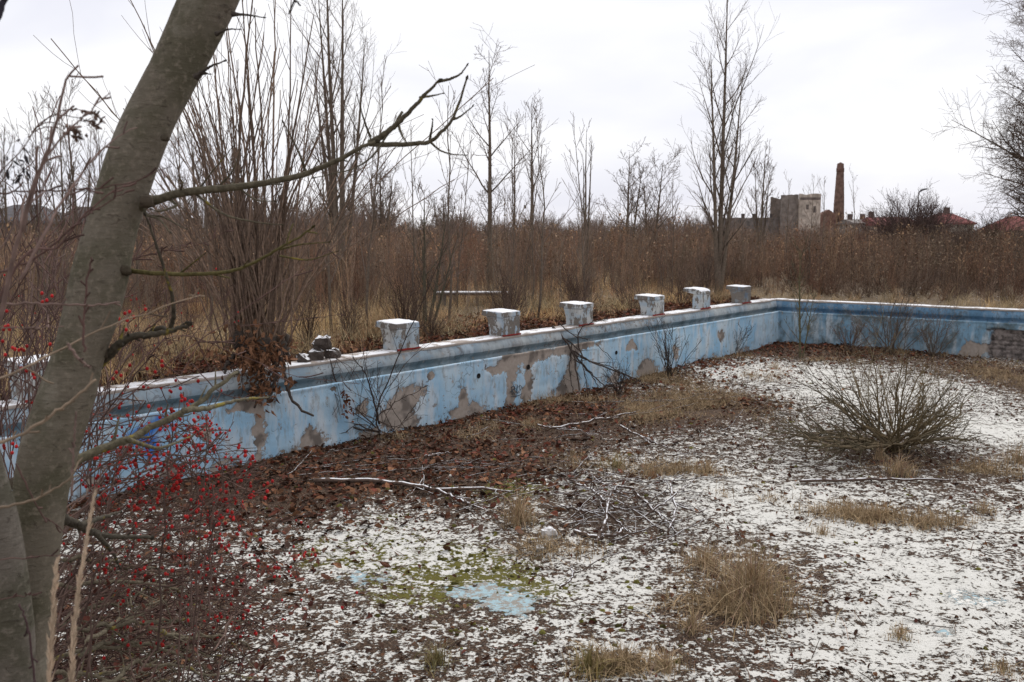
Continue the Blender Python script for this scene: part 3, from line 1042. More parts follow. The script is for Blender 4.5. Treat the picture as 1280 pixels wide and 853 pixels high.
tuft(1095, 650, 26, 22, 180, 'fluffy straw tuft joined to the side of another in mid floor')
tuft(1155, 660, 30, 16, 160, 'flat brown tuft at the end of the line of low tufts')
tuft(1028, 668, 16, 20, 120, 'little straw tuft alone on the snow beside the line of low tufts')
tuft(1230, 640, 20, 22, 150, 'brown tuft alone on the snow at the side of the floor')
tuft(1272, 580, 30, 34, 240, 'dense straw tuft on the snow beyond the spreading bush')
tuft(1125, 795, 20, 22, 120, 'dark thin tuft on the snow near the icy blue patches')
tuft(1255, 838, 36, 18, 160, 'flattened brown tuft at the near edge below the blue ice')
tuft(885, 588, 20, 22, 140, 'short straw tuft beside the heap of snowy twigs')
tuft(770, 585, 24, 22, 150, 'greenish low tuft beyond the heap of snowy twigs', col=STRAW * [0.8, 0.85, 0.65])
tuft(815, 595, 22, 20, 140, 'straw tuft on bright snow beyond the heap of snowy twigs')
tuft(970, 460, 24, 14, 120, 'brown tuft on the snow near the far pool corner')
# matted fields of straw
def mat_field(lst, n, hmin, hmax, label):
    m = MB()
    for (px, py, rx, ry, share) in lst:
        k = int(n * share)
        c = at_z(px, py, 0)
        a_ = rx * c[1] / F
        b_ = abs(at_z(px, py + ry, 0)[1] - at_z(px, py - ry, 0)[1]) / 2
        B = np.stack([c[0] + RNG.normal(0, .55, k) * a_, c[1] + RNG.normal(0, .55, k) * b_, np.zeros(k)], -1)
        t, s = to_ts(B)
        B = fz(B[(s > 0.2) & (t > 0.2) & (RNG.uniform(0, 1, k) < 3.4 * vnoise(B[:, 0] * 2.2 + 60, B[:, 1] * 2.2 + 60, 37, 3) - 1.15)])
        k = len(B)
        blades(m, B, RNG.uniform(hmin, hmax, k), 0.0032, STRAW * RNG.uniform(0.4, 1.2, (k, 1)) * np.array([0.92, 0.90, 0.86]), 1.5, 4, 0.55)
    o = link('matted_grass', m.mesh('matted_grass'), M_GRASS)
    tag(o, label, 'grass', None, 'stuff')
mat_field([(870, 500, 80, 22, .24), (800, 515, 50, 14, .1), (1262, 470, 60, 20, .16), (830, 470, 45, 7, .12), (640, 530, 40, 6, .05), (540, 545, 60, 5, .06), (700, 500, 60, 6, .05),
           (960, 470, 25, 5, .04), (900, 445, 35, 5, .06), (1180, 443, 90, 6, .08), (1040, 450, 60, 6, .05), (760, 580, 60, 10, .04), (1075, 645, 60, 9, .07), (1170, 655, 40, 6, .03), (900, 760, 70, 14, .06), (780, 835, 50, 10, .05), (1250, 590, 50, 8, .04), (950, 620, 50, 8, .02), (840, 590, 60, 8, .04), (690, 690, 50, 10, .03)], 26000, 0.05, 0.22,
          'matted straw coloured grass in patches over the pool floor')

def fallen(name, label, lines, r, cat='branch', col=(0.10, 0.07, 0.055), group=None, twig=True):
    """branches lying on the floor; lines of pixels with a height above the floor"""
    first = fpt(*lines[0][0][:2])
    t_ = thing(name, label, cat, tuple(first), group)
    for i, ln in enumerate(lines):
        m = MB()
        pts = []
        for p in ln:
            h = p[2] if len(p) > 2 else 0.03
            g = at_z(p[0], p[1], h)
            g[2] = max(h, fz(g)[0, 2] + 0.012)
            pts.append(g)
        rr = r * (1.0 if i == 0 else 0.65)
        Pb, Rb = stick(m, pts, [rr, rr * 0.9, rr * 0.45], np.array(col) * RNG.uniform(.8, 1.2), 7, 18, 0.006)
        if twig:
            Q, S = grow(Pb, Rb, 5, 0.2, 0.95, 0.7, 0.22, 4, 0.2, 0.03, 0.45)
            Q[..., 2] = np.maximum(Q[..., 2], 0.05)
            tubes(m, Q, S, 4, col)
        part('limb' if i == 0 else 'side_limb', m, M_SNOWTWIG, t_)
    return t_

fallen('fallen_branch', 'long snow dusted forked branch lying across leaves in front of the pool wall',
       [[(392, 601, .06), (450, 600, .07), (500, 604, .06), (545, 612, .05), (600, 610, .05), (640, 615, .05)], [(545, 612, .05), (575, 625, .03), (612, 640, .03)]], 0.024)
fallen('fallen_branch', 'pale forked stick standing out of the twig heap like a letter Y',
       [[(745, 678, .02), (757, 650, .12), (762, 620, .22), (772, 608, .27)], [(758, 640, .15), (775, 655, .07), (790, 668, .03)], [(772, 608, .27), (792, 612, .2), (797, 630, .08)]], 0.017)
fallen('fallen_branch', 'low stick lying at the near side of the twig heap',
       [[(718, 664, .03), (745, 671, .03), (772, 668, .04), (778, 660, .06)]], 0.018)
fallen('fallen_branch', 'dark stick crossing the far side of the twig heap',
       [[(720, 605, .05), (740, 612, .1), (765, 632, .06), (800, 640, .04)], [(700, 632, .03), (730, 640, .03), (755, 645, .03)]], 0.014)
fallen('fallen_branch', 'long thin stick at the end of the twig heap towards the snow',
       [[(792, 615, .14), (815, 635, .08), (848, 668, .02)], [(800, 650, .04), (835, 625, .16), (868, 600, .1)]], 0.014)
fallen('fallen_branch', 'curved twiggy branch rising from the snow beside the twig heap',
       [[(835, 665, .03), (845, 635, .12), (838, 605, .2), (855, 592, .26)], [(845, 630, .13), (870, 640, .1), (885, 636, .05)]], 0.011)
fallen('fallen_branch', 'snowy stick in the leaves closest to the vine on the wall',
       [[(690, 535, .04), (720, 530, .05), (760, 522, .08), (795, 515, .12)], [(672, 531, .02), (700, 537, .02), (728, 538, .02)]], 0.017)
fallen('fallen_branch', 'thin stick lying in straw beyond the twig heap',
       [[(775, 532, .05), (800, 545, .04), (835, 560, .03)], [(800, 545, .04), (815, 556, .03)]], 0.014)
fallen('fallen_branch', 'straight dark stick lying on the snow below the spreading bush',
       [[(1000, 602, .03), (1060, 600, .03), (1130, 599, .03), (1190, 600, .03)]], 0.017, twig=False)
fallen('fallen_branch', 'short stick sticking out of the leaf drift under the shrub clump',
       [[(530, 572, .05), (545, 568, .06), (562, 566, .05)], [(520, 590, .02), (540, 587, .03)]], 0.012)
fallen('fallen_branch', 'crooked dark twig beside the largest grass tuft', [[(700, 735, .02), (715, 722, .04), (712, 705, .08)], [(880, 690, .02), (905, 694, .03), (925, 698, .02)]], 0.008)

m = MB()
for k in range(46):
    g = at_z(RNG.normal(785, 48), RNG.normal(636, 30), 0)
    g = fz(g)[0]
    a = RNG.uniform(0, 3.14) if RNG.uniform() < .5 else RNG.normal(.3, .4)
    l_ = RNG.uniform(.12, .55)
    dz = abs(RNG.normal(0, .10))
    d = np.array([np.cos(a), np.sin(a), 0]) * l_
    pts = np.array([g - d + [0, 0, .02], g + [RNG.normal(0, .03), RNG.normal(0, .03), .02 + dz * .7], g + d + [0, 0, .015 + dz]])
    Pb, Rb = stick(m, pts, [.008 * RNG.uniform(.4, 1.1), .005, .002], np.array([.095, .07, .055]) * RNG.uniform(.6, 1.4), 5, 10, .006)
    Q, S = grow(Pb, Rb, 3, .2, .95, .7, .3, 4, .15, .03, .6)
    tubes(m, Q, np.maximum(S, .0016), 3, (.10, .075, .06))
o = link('brushwood', m.mesh('brushwood'), M_SNOWTWIG)
tag(o, 'loose heap of thin snow dusted twigs on the pool floor', 'brushwood', None, 'stuff')
m = MB()
for k in range(60):
    g = fz(at_z(RNG.normal(800, 90), RNG.normal(505, 24), 0))[0] if k < 30 else fz(at_z(RNG.normal(560, 110), RNG.normal(585, 25), 0))[0]
    if to_ts(g)[1] < .4:
        continue
    a = RNG.normal(.3, .6)
    d = np.array([np.cos(a), np.sin(a), 0]) * RNG.uniform(.15, .6)
    stick(m, [g - d + [0, 0, .03], g + [0, 0, .05], g + d + [0, 0, .03 + abs(RNG.normal(0, .08))]], [.006, .004, .002], np.array([.09, .065, .05]) * RNG.uniform(.6, 1.4), 5, 8, .006)
o = link('scattered_twigs', m.mesh('scattered_twigs'), M_SNOWTWIG)
tag(o, 'single thin twigs scattered over leaves and straw near the wall', 'twigs', None, 'stuff')

m = MB()
P0 = fpt(686, 672)
rock(m, P0 + [0, 0, 0.03], (0.07, 0.05, 0.055), (0.50, 0.47, 0.44), 0.75)
single('rubble_chunk', m, M_RUBBLE, 'pale chunk of plaster lying beside the upright grass tuft', 'stone', tuple(P0), None, False)
m = MB()
P0 = fpt(675, 690)
rock(m, P0 + [0, 0, 0.02], (0.035, 0.045, 0.03), (0.5, 0.5, 0.48), 0.9)
single('rubble_chunk', m, M_RUBBLE, 'small pale stone just below the plaster chunk', 'stone', tuple(P0), None, False)


# ------------------------------------------------------------------ trees
BARK_BROWN = np.array([0.145, 0.115, 0.088])
TWIG_BROWN = np.array([0.165, 0.122, 0.098])

def bare_tree(name, label, px, y, top_py, r, stems=((0, 0),), n1=16, n2=7, n3=4, ang=0.55, lf=0.30, group=None, cat='tree', col=BARK_BROWN, twc=TWIG_BROWN,
              trop=0.09, u0=0.28, wig=0.05, base=None, z0=DECK, build=True, tape=0.55, minr=0.0035, lean=0.0, sides3=3):
    """winter tree: trunk (main stems) and crown (all smaller branches)"""
    b = np.array([(px - 640) / F * y, y, z0]) if base is None else np.asarray(base, float)
    top = at_y(px, top_py, b[1])
    Ht = top[2] - b[2]
    t_ = thing(name, label, cat, tuple(b), group)
    mt, mc = MB(), MB()
    for i, (dx, dz) in enumerate(stems):
        h = Ht * (1 - dz)
        K = 16
        u = np.linspace(0, 1, K)
        P = b + np.stack([dx * u ** 0.8 * h + 0.02 * i, RNG.normal(0, .08) * u * h, u * h - 0.05], -1)
        P[1:-1, :2] += np.cumsum(RNG.normal(0, wig * 0.06 * h / 4, (K - 2, 2)), 0)
        P[:, 0] += lean * u * h
        rr = r * (1 - dz * .6) * ((1 - u) ** 0.8 * 0.94 + 0.06)
        rr[0] *= 1.25
        P, R = P[None], rr[None]
        tubes(mt, P, R, 8, col)
        A, RA = grow(P, R, n1, u0, 0.98, ang, lf, 7, 0.07, trop, 0.5, tape, tipr=0.16)
        tubes(mc, A, np.maximum(RA, minr * 1.2), 5, col * 0.95, 0.15)
        B, RB = grow(A, RA, n2, 0.2, 0.98, ang, 0.42, 5, 0.10, trop * 0.8, 0.6, 0.4)
        tubes(mc, B, np.maximum(RB, minr), 3, twc, 0.2)
        if n3:
            D, RD = grow(B, RB, n3, 0.2, 0.98, ang, 0.5, 4, 0.12, trop * 0.5, 0.7, 0.3)
            tubes(mc, D, np.maximum(RD, minr * 0.8), sides3, twc, 0.2)
    part('trunk', mt, M_TWIG, t_)
    part('crown', mc, M_TWIG, t_)
    return t_

# trees standing behind the pool
bare_tree('tall_tree', 'tall slender bare tree with several stems behind the dark starting block by the corner', 897, 24.5, -25, 0.075,
          ((0.02, 0), (-0.055, .22), (0.10, .28), (0.02, .5)), 17, 8, 3, 0.52, 0.29, trop=0.085, u0=0.16, minr=0.003)
bare_tree('tall_tree', 'tall many stemmed bare tree rising above the thicket behind the shrub clump', 424, 25, -60, 0.075,
          ((0.0, 0), (0.05, .06), (-0.05, .1), (0.10, .22), (-0.10, .3), (0.02, .3)), 12, 7, 4, 0.6, 0.28, trop=0.09, u0=0.25, minr=0.003, twc=TWIG_BROWN * 1.15)
bare_tree('young_tree', 'dark slim bare tree with open crown standing alone above the thicket', 612, 30, 62, 0.085, ((0.0, 0), (-0.02, .55)), 14, 7, 4, 0.75, 0.32, u0=0.35, trop=0.07, minr=0.005)
bare_tree('young_tree', 'slender bare tree just beside the open crowned dark one, slightly shorter', 664, 32, 128, 0.07, ((0.0, 0),), 14, 6, 3, 0.55, 0.28, u0=0.3, minr=0.005)
bare_tree('young_tree', 'thin whip like bare tree between two larger thin trees', 643, 33, 160, 0.05, ((0.0, 0),), 11, 5, 3, 0.5, 0.25, u0=0.3, minr=0.005)
bare_tree('young_tree', 'pair of straight bare whips rising together over the thicket middle', 731, 29, 158, 0.045, ((0.0, 0), (0.03, .05), (-0.035, .2)), 7, 3, 2, 0.35, 0.18, u0=0.3, minr=0.004)
bare_tree('young_tree', 'small bushy bare tree over the thicket, first of three spreading ones', 783, 42, 190, 0.08, ((0.0, 0), (0.12, .15)), 13, 7, 4, 0.8, 0.36, u0=0.3, minr=0.007)
bare_tree('young_tree', 'small bushy bare tree over the thicket with a crown leaning toward the tall tree', 812, 43, 200, 0.08, ((0.10, 0), (-0.08, .2)), 13, 7, 4, 0.8, 0.36, u0=0.3, minr=0.007)
bare_tree('young_tree', 'twiggy bare tree just beside the tall slender tree, half its height', 948, 40, 185, 0.07, ((0.0, 0), (0.08, .2), (-0.07, .2)), 13, 7, 4, 0.45, 0.28, u0=0.2, minr=0.006)
bare_tree('spreading_tree', 'large bare spreading tree cut by the picture edge beside the red roofs', 1306, 45, -30, 0.17, ((-0.02, 0), (-0.09, .08), (.10, .2), (-0.14, .30), (-.06, .45)), 30, 14, 8, 0.9, 0.25, u0=0.14, trop=0.03, minr=0.007, wig=.08, tape=.4)
bare_tree('young_tree', 'round topped hazy bare tree just past the tall many stemmed tree', 478, 62, 206, 0.12, ((0, 0), (.15, .1), (-.15, .1)), 14, 8, 5, 0.8, 0.36, u0=0.15, minr=0.010)
bare_tree('young_tree', 'wide hazy bare tree seen through the stems of the shrub clump', 250, 55, 165, 0.14, ((0, 0), (.16, .1), (-.16, .12), (.3, .3)), 14, 8, 5, 0.8, 0.36, u0=0.15, minr=0.009)
bare_tree('young_tree', 'low hazy bare tree just above the snow covered plank', 555, 66, 240, 0.10, ((0, 0), (.2, .1), (-.2, .1)), 12, 7, 5, 0.8, 0.36, u0=0.1, minr=0.010)
for (px, yy, top, lb) in [(12, 34, 165, 'thin bare tree at the very edge beyond the grey house roof'), (48, 30, 130, 'taller thin bare tree between the two grey houses'),
                          (82, 27, 140, 'thin twin stemmed bare tree in front of the dark house'), (104, 31, 118, 'thin straight bare tree just beside the leaning trunk'),
                          (128, 36, 150, 'faint thin bare tree almost hidden behind the leaning trunk'), (182, 40, 190, 'small bare tree in the gap just past the leaning trunk')]:
    bare_tree('young_tree', lb, px, yy, top, 0.05, ((0, 0), (.05, .2), (-.06, .25)), 11, 6, 3, 0.5, 0.28, u0=0.2, minr=0.0055)

# bushes on the far side
def bush(name, label, px, y, top_py, wpx, n, col, r=0.02, z0=DECK, group=None, base=None, n2=6, n3=4, K=7, spread=1.0, trop=-0.01, minr=0.004, wig=0.08, mat=None, cat='shrub', lf=.45):
    b = np.array([(px - 640) / F * y, y, z0]) if base is None else np.asarray(base, float)
    H = at_y(px, top_py, b[1])[2] - b[2]
    W = wpx * b[1] / F * 0.5
    t_ = thing(name, label, cat, tuple(b), group)
    az = RNG.uniform(0, 6.28, n)
    k = np.sqrt(RNG.uniform(0, 1, n))[:, None]
    ln = np.hypot(H, W * spread)
    d = nrm(np.stack([np.cos(az) * W, np.sin(az) * W, np.zeros(n)], -1) * k * spread + np.array([0, 0, 1.0]) * H * (1.05 - 0.55 * k))
    P = np.empty((n, K, 3))
    P[:, 0] = b + np.stack([RNG.normal(0, W * .10, n), RNG.normal(0, W * .10, n), np.zeros(n) - .02], -1)
    L = np.sqrt((k[:, 0] * W) ** 2 + (H * (1.05 - 0.5 * k[:, 0])) ** 2) * RNG.uniform(0.6, 1.02, n)
    for i in range(1, K):
        d = nrm(d + RNG.normal(0, wig, (n, 3)) + [0, 0, trop])
        P[:, i] = P[:, i - 1] + d * (L / (K - 1))[:, None]
    R = r * RNG.uniform(.6, 1.2, (n, 1)) * np.linspace(1, .3, K)[None]
    mt, mc = MB(), MB()
    tubes(mt, P, np.maximum(R, minr), 5, col, .15)
    B, RB = grow(P, R, n2, 0.25, 0.98, 0.5, lf, 5, 0.1, 0.02, 0.6, .5)
    tubes(mc, B, np.maximum(RB, minr * .8), 3, np.asarray(col) * 1.1, .2)
    if n3:
        D, RD = grow(B, RB, n3, 0.2, 0.98, 0.55, 0.5, 4, 0.1, 0.01, 0.7, .3)
        tubes(mc, D, np.maximum(RD, minr * .7), 3, np.asarray(col) * 1.15, .2)
    part('stems', mt, mat or M_TWIG, t_)
    part('twigs', mc, M_TWIG, t_)
    return t_

bush('bush', 'dense dome shaped brown bush in front of the red roofed houses', 1138, 58, 238, 118, 120, (0.10, 0.07, 0.062), 0.035, n2=9, n3=6, minr=0.010, spread=1.1)
bush('bush', 'reddish tangled mound below the brick chimney', 1045, 46, 276, 130, 70, (0.11, 0.052, 0.038), 0.02, n2=9, n3=5, minr=0.009, spread=1.6, trop=-0.10)
bush('bush', 'dark bush under the large spreading tree', 1240, 50, 262, 110, 60, (0.06, 0.045, 0.04), 0.03, n2=9, n3=5, minr=0.009, spread=1.2)
bush('bush', 'pale grey brown bush between the domed bush and the red roofed house', 1195, 40, 272, 90, 50, (0.10, 0.07, 0.055), 0.02, n2=8, n3=5, minr=0.007)

# shrub with mossy stems in the pool, on the snow
gb = fpt(1118, 562)
bush('spreading_bush', 'round bare bush of green brown stems spreading over the snow inside the pool', 1118, gb[1], 418, 215, 27, (0.150, 0.112, 0.062), 0.014, base=gb, n2=9, n3=4, K=10,
     spread=1.5, trop=0.055, minr=0.0024, wig=0.13, lf=.42)
m = MB()
for ln in [[(1090, 556, .1), (1050, 545, .22), (1010, 545, .25), (960, 552, .2)], [(1085, 560, .1), (1040, 560, .14), (990, 560, .12)], [(1110, 560, .06), (1060, 520, .4), (1040, 505, .5), (1000, 515, .5)],
           [(1130, 560, .05), (1190, 530, .3), (1205, 500, .5)], [(1130, 560, .06), (1185, 550, .2), (1230, 555, .2)]] + \
        [[(1108 + RNG.normal(0, 8), 560, .06), (x_ + (1110 - x_) * .45, 553 + RNG.normal(0, 8), .14 + RNG.uniform(0, .16)), (x_, 548 + RNG.normal(0, 14), .12 + RNG.uniform(0, .25))] for x_ in (955, 975, 990, 1005, 1020, 1030, 1042, 1185, 1205)] + \
        [[(1118 + RNG.normal(0, 10), 560, .06), (1118 + dx_ * .55, 525 + RNG.normal(0, 8), .32), (1118 + dx_, 490 + RNG.normal(0, 20), .5 + RNG.uniform(0, .15))] for dx_ in (-95, -80, -60, -35, 40, 60, 80, 92)]:
    pts = [np.append(at_z(p[0], p[1], p[2])[:2], p[2] + .02) for p in ln]
    Pb, Rb = stick(m, pts, [.018, .013, .005], (0.13, 0.10, 0.062), 5, 14, .01)
    Q, S = grow(Pb, Rb, 13, .2, .97, .55, .35, 5, .12, .05, .6)
    tubes(m, Q, np.maximum(S, .0025), 3, (0.115, 0.095, 0.06), .2)
    D, S2 = grow(Q, S, 3, .2, .97, .55, .4, 4, .12, .04, .6)
    tubes(m, D, np.maximum(S2, .0022), 3, (0.125, 0.10, 0.065), .2)
sb = bpy.data.objects['spreading_bush']
part('low_branches', m, M_TWIG, sb)

# sapling in the corner and shrubs in front of the walls
cb = fpt(1000, 446)
bare_tree('sapling', 'mossy green sapling growing in the far corner of the pool', 1000, cb[1], 300, 0.022, ((0, 0), (-.06, .25), (.12, .4)), 8, 4, 2, .6, .28, base=cb, col=np.array([.11, .10, .055]), twc=np.array([.13, .11, .08]), u0=.2, minr=.004)
b1 = fpt(1112, 443)
bush('shrub', 'thin brown shrub in front of the dark blue far wall', 1112, b1[1], 345, 130, 26, (0.11, 0.085, 0.066), .009, base=b1, n2=5, n3=3, minr=.0034, trop=.04)
b1 = fpt(1168, 446)
bush('shrub', 'sparse brown stems before the far wall next to the bare masonry', 1165, b1[1], 378, 60, 18, (0.12, 0.09, 0.068), .008, base=b1, n2=4, n3=2, minr=.004, trop=.05)
b1 = fpt(1062, 440)
bush('shrub', 'sparse brown stems before the far wall beside the corner sapling', 1060, b1[1], 385, 70, 20, (0.13, 0.09, 0.07), .008, base=b1, n2=4, n3=2, minr=.004, trop=.05)
b1 = fpt(838, 468)
bush('shrub', 'thin dark stems against the pale blue wall past the vine', 845, b1[1], 385, 95, 16, (0.05, 0.04, 0.034), .009, base=b1, n2=4, n3=2, minr=.0035, trop=.06)
b1 = fpt(775, 490)
bush('shrub', 'low tangle of dark stems at the wall foot beside the vine', 775, b1[1], 440, 60, 14, (0.055, 0.042, 0.036), .008, base=b1, n2=4, n3=2, minr=.003, trop=.04)
b1 = fpt(920, 440)
bush('shrub', 'faint twigs against the wall near the dark starting block', 922, b1[1], 388, 60, 12, (0.06, 0.05, 0.045), .008, base=b1, n2=4, n3=2, minr=.0035, trop=.06)

# ------------------------------------------------------------------ shrub clump on the wall
def px_stem(mb, pts, r0, r1, col, y0, y1, sides=6, n=18, wob=0.004, twigs=None, mbt=None, twc=None):
    """stem through photo pixels, its distance running from y0 to y1"""
    k = len(pts)
    W = [at_y(p[0], p[1], y0 + (y1 - y0) * i / max(k - 1, 1)) for i, p in enumerate(pts)]
    P, R = stick(mb, W, [r0, (r0 + r1) / 2, r1], col, sides, n, wob)
    if twigs:
        Q, S = grow(P, R, twigs[0], twigs[1], .97, twigs[2], twigs[3], 5, .1, .03, .5)
        tubes(mbt or mb, Q, np.maximum(S, .0022), 4, col if twc is None else twc, .2)
        return P, R, Q, S
    return P, R, None, None

tc_ = 14.75
cl_base = pw(tc_, -0.12, DECK - .02)
cy = cl_base[1]
clump = thing('shrub_clump', 'clump of many tall bare stems sprouting from a stump on the pool wall', 'shrub', tuple(cl_base))
ms, mt_ = MB(), MB()
tops = [(150, -30), (190, 60), (232, 105), (206, 215), (262, 10), (300, -40), (322, -60), (345, -50), (365, -20), (392, 20), (402, 60), (350, 60), (330, 40), (268, 95), (242, 150), (285, 60), (310, 90), (410, 150),
        (420, 220), (215, 290), (180, 230), (440, 250), (372, 100), (296, 130), (388, 180), (255, 200), (336, 150), (360, 190), (318, 10), (278, -10), (425, 110), (305, 200), (230, 255)]
tops += [(RNG.normal(318, 105), 30 + 260 * RNG.uniform(0, 1) ** .8) for _ in range(58)]
for i, (tx, ty) in enumerate(tops):
    bx = 320 + RNG.normal(0, 20)
    bx += (tx - 318) * 0.08
    dy = RNG.normal(0, .5)
    mid = (bx + (tx - bx) * 0.38 + RNG.normal(0, 4), 430 + (ty - 430) * 0.5)
    big = .026 if (ty < 60 and i < 33) else (.017 if i < 33 else .011)
    px_stem(ms, [(bx, 436), mid, (tx, ty)], big * RNG.uniform(.7, 1.15), .005, np.array([.22, .155, .115]) * RNG.uniform(.6, 1.25), cy, cy + dy, 6, 18, .006, (9, .25, .35, .22), mt_, np.array([.15, .11, .088]))
part('stems', ms, M_TWIG, clump)
part('twigs', mt_, M_TWIG, clump, kind='stuff')
m = MB()
for k in range(9):
    px_ = 300 + k * 7 + RNG.normal(0, 3)
    P = at_y(px_, 432 + RNG.normal(0, 6), cy - .05 + RNG.normal(0, .08))
    rock(m, P, np.array([.08, .08, .09]) * RNG.uniform(.6, 1.3), (0.06, 0.048, 0.04), 1.0)
for ln in [[(300, 440), (285, 455), (280, 470)], [(330, 445), (325, 480), (318, 510)], [(350, 440), (356, 470), (365, 500), (392, 520)], [(340, 440), (345, 470), (335, 500)]]:
    px_stem(m, ln, .03, .012, (0.06, .048, .04), cy - .2, cy - .5, 6, 14, .01)
part('stump', m, M_TWIG, clump)
m = MB()
n = 620
c_ = np.stack([RNG.normal(322, 20, n), RNG.normal(452, 20, n)], -1)
c_[:120] = np.stack([RNG.normal(330, 10, 120), RNG.normal(490, 10, 120)], -1)
P = np.array([at_y(a, b, cy - .35 + RNG.normal(0, .16)) for a, b in c_])
leaves(m, P, RNG.uniform(.05, .11, n), np.array([[.20, .10, .055]]) * RNG.uniform(.45, 1.25, (n, 1)) * np.array([[1, 1, 1]]), .5, .7, .45, up=False)
part('leaves', m, M_LEAF, clump, smooth=False, kind='stuff')
# hanging sprays that carry those leaves
m = MB()
for k in range(26):
    x0, y0_ = RNG.normal(322, 22), RNG.normal(432, 6)
    px_stem(m, [(x0, y0_), (x0 + RNG.normal(0, 10), y0_ + 22), (x0 + RNG.normal(0, 16), y0_ + RNG.uniform(40, 75))], .006, .003, (0.09, .06, .05), cy - .15, cy - .45, 4, 8)
part('hanging_twigs', m, M_TWIG, clump, kind='stuff')

# vine on the wall
vb = pw(on_start_wall(716, 430)[0], 0.02, DECK)
vine = thing('vine', 'dead bare vine hanging down the pool wall below the third starting block', 'vine', tuple(vb))
m = MB()
vy = vb[1]
for ln, r in [([(690, 408), (702, 420), (716, 440), (720, 462), (724, 488)], .02), ([(716, 440), (735, 462), (750, 478), (762, 484)], .014), ([(714, 438), (745, 455), (790, 472), (800, 477)], .016),
              ([(728, 445), (722, 420), (735, 405), (760, 400)], .012), ([(715, 430), (712, 460), (716, 490)], .012), ([(720, 450), (740, 470), (748, 486)], .010),
              ([(708, 425), (725, 440), (731, 470), (735, 490)], .012), ([(700, 405), (715, 418), (735, 425)], .012), ([(718, 445), (770, 462), (800, 480)], .009), ([(710, 440), (704, 465), (708, 485)], .007),
              ([(690, 415), (680, 440), (676, 470)], .006), ([(745, 430), (765, 450), (770, 480)], .006)]:
    px_stem(m, ln, r, r * .5, (0.065, .05, .042), vy - .1, vy - .35, 5, 16, .008, (8, .15, .6, .22))
part('stems', m, M_TWIG, vine)

# young saplings in front of the start wall
sp = fpt(478, 545)
sap = thing('sapling', 'thin dark leafless sapling leaning across the pool wall below the largest starting block', 'sapling', tuple(sp))
m = MB()
Y0 = sp[1]
for ln, r in [([(474, 545), (470, 518), (490, 465), (512, 413), (540, 350), (560, 300)], .011), ([(474, 530), (461, 477), (441, 445)], .014), ([(478, 545), (450, 530), (420, 545), (395, 540)], .006),
              ([(476, 540), (425, 525), (380, 505), (340, 490)], .010), ([(472, 520), (500, 500), (535, 482)], .005), ([(470, 535), (430, 495), (415, 460), (408, 420)], .009), ([(478, 545), (500, 530), (520, 505)], .004),
              ([(474, 540), (440, 535), (400, 520), (372, 512), (366, 480)], .012)]:
    px_stem(m, ln, r, .0035, (0.06, .044, .036), Y0, Y0 - .5, 5, 18, .008, (9, .2, .6, .18))
for k in range(15):
    x0, y0 = RNG.normal(470, 26), RNG.uniform(530, 555)
    x1, y1 = x0 + RNG.normal(-25, 65), y0 - RNG.uniform(25, 130)
    px_stem(m, [(x0, y0), ((x0 + x1) / 2 + RNG.normal(0, 12), (y0 + y1) / 2 - RNG.uniform(0, 18)), (x1, y1)], RNG.uniform(.003, .006), .002, np.array([.075, .055, .045]) * RNG.uniform(.7, 1.4), Y0, Y0 - .4, 4, 14, .006, (7, .2, .7, .2))
for k in range(16):
    x0, y0 = RNG.uniform(335, 420), RNG.uniform(428, 445)
    x1, y1 = x0 + RNG.normal(25, 35), y0 + RNG.uniform(35, 100)
    px_stem(m, [(x0, y0), (x0 + (x1 - x0) * .6, y0 + (y1 - y0) * .35), (x1, y1)], RNG.uniform(.003, .006), .002, np.array([.085, .06, .05]) * RNG.uniform(.7, 1.3), Y0 - .1, Y0 - .45, 4, 14, .006, (7, .2, .7, .22))
part('stems', m, M_TWIG, sap)
m = MB()
for cx, cy_, k in [(436, 508, 26), (430, 500, 14), (205, 532, 10)]:
    P = np.array([at_y(RNG.normal(cx, 4), RNG.normal(cy_, 9), Y0 - .4 + RNG.normal(0, .05)) for _ in range(k)])
    if cx > 300:
        leaves(m, P, RNG.uniform(.04, .09, k), np.array([[.16, .065, .035]]) * RNG.uniform(.5, 1.2, (k, 1)), .5, .7, .5, up=False)
part('leaves', m, M_LEAF, sap, smooth=False, kind='stuff')

# ------------------------------------------------------------------ thicket behind the pool
def proto_weed(H, seed):
    """goldenrod like dry stalk with a twiggy plume"""
    m = MB()
    K = 4
    u = np.linspace(0, 1, K)
    P = np.stack([np.cumsum(RNG.normal(0, .03, K)), np.cumsum(RNG.normal(0, .03, K)), u * H], -1)[None]
    R = np.array([[.006, .005, .004, .002]])
    tubes(m, P, R, 3, (0.205, .135, .098))
    Q, S = grow(P, R, 9, .35, .98, .5, .22, 3, .15, .03, .7, .3)
    tubes(m, Q, np.maximum(S, .0022), 3, (0.22, .142, .105))
    n = 16
    i = RNG.integers(0, len(Q), n)
    L = Q[i, 1 + RNG.integers(0, 2, n)] + RNG.normal(0, .03, (n, 3))
    leaves(m, L, RNG.uniform(.03, .07, n), np.array([[.23, .155, .105]]) * RNG.uniform(.6, 1.4, (n, 1)), .5, .4, .5, up=False)
    return m.arrays()

def proto_whip(H, ns=3):
    m = MB()
    for k in range(ns):
        K = 6
        u = np.linspace(0, 1, K)
        a = RNG.uniform(0, 6.28)
        l = RNG.uniform(.02, .16)
        P = np.stack([np.cos(a) * l * u * H, np.sin(a) * l * u * H, u * H * RNG.uniform(.7, 1)], -1)[None]
        P[:, 1:, :2] += RNG.normal(0, .02, (1, K - 1, 2))
        R = np.linspace(.010, .003, K)[None]
        tubes(m, P, R, 4, (0.20, .145, .11))
        Q, S = grow(P, R, 12, .25, .98, .4, .22, 4, .08, .06, .6, .4)
        tubes(m, Q, np.maximum(S, .003), 3, (0.21, .15, .115))
    return m.arrays()

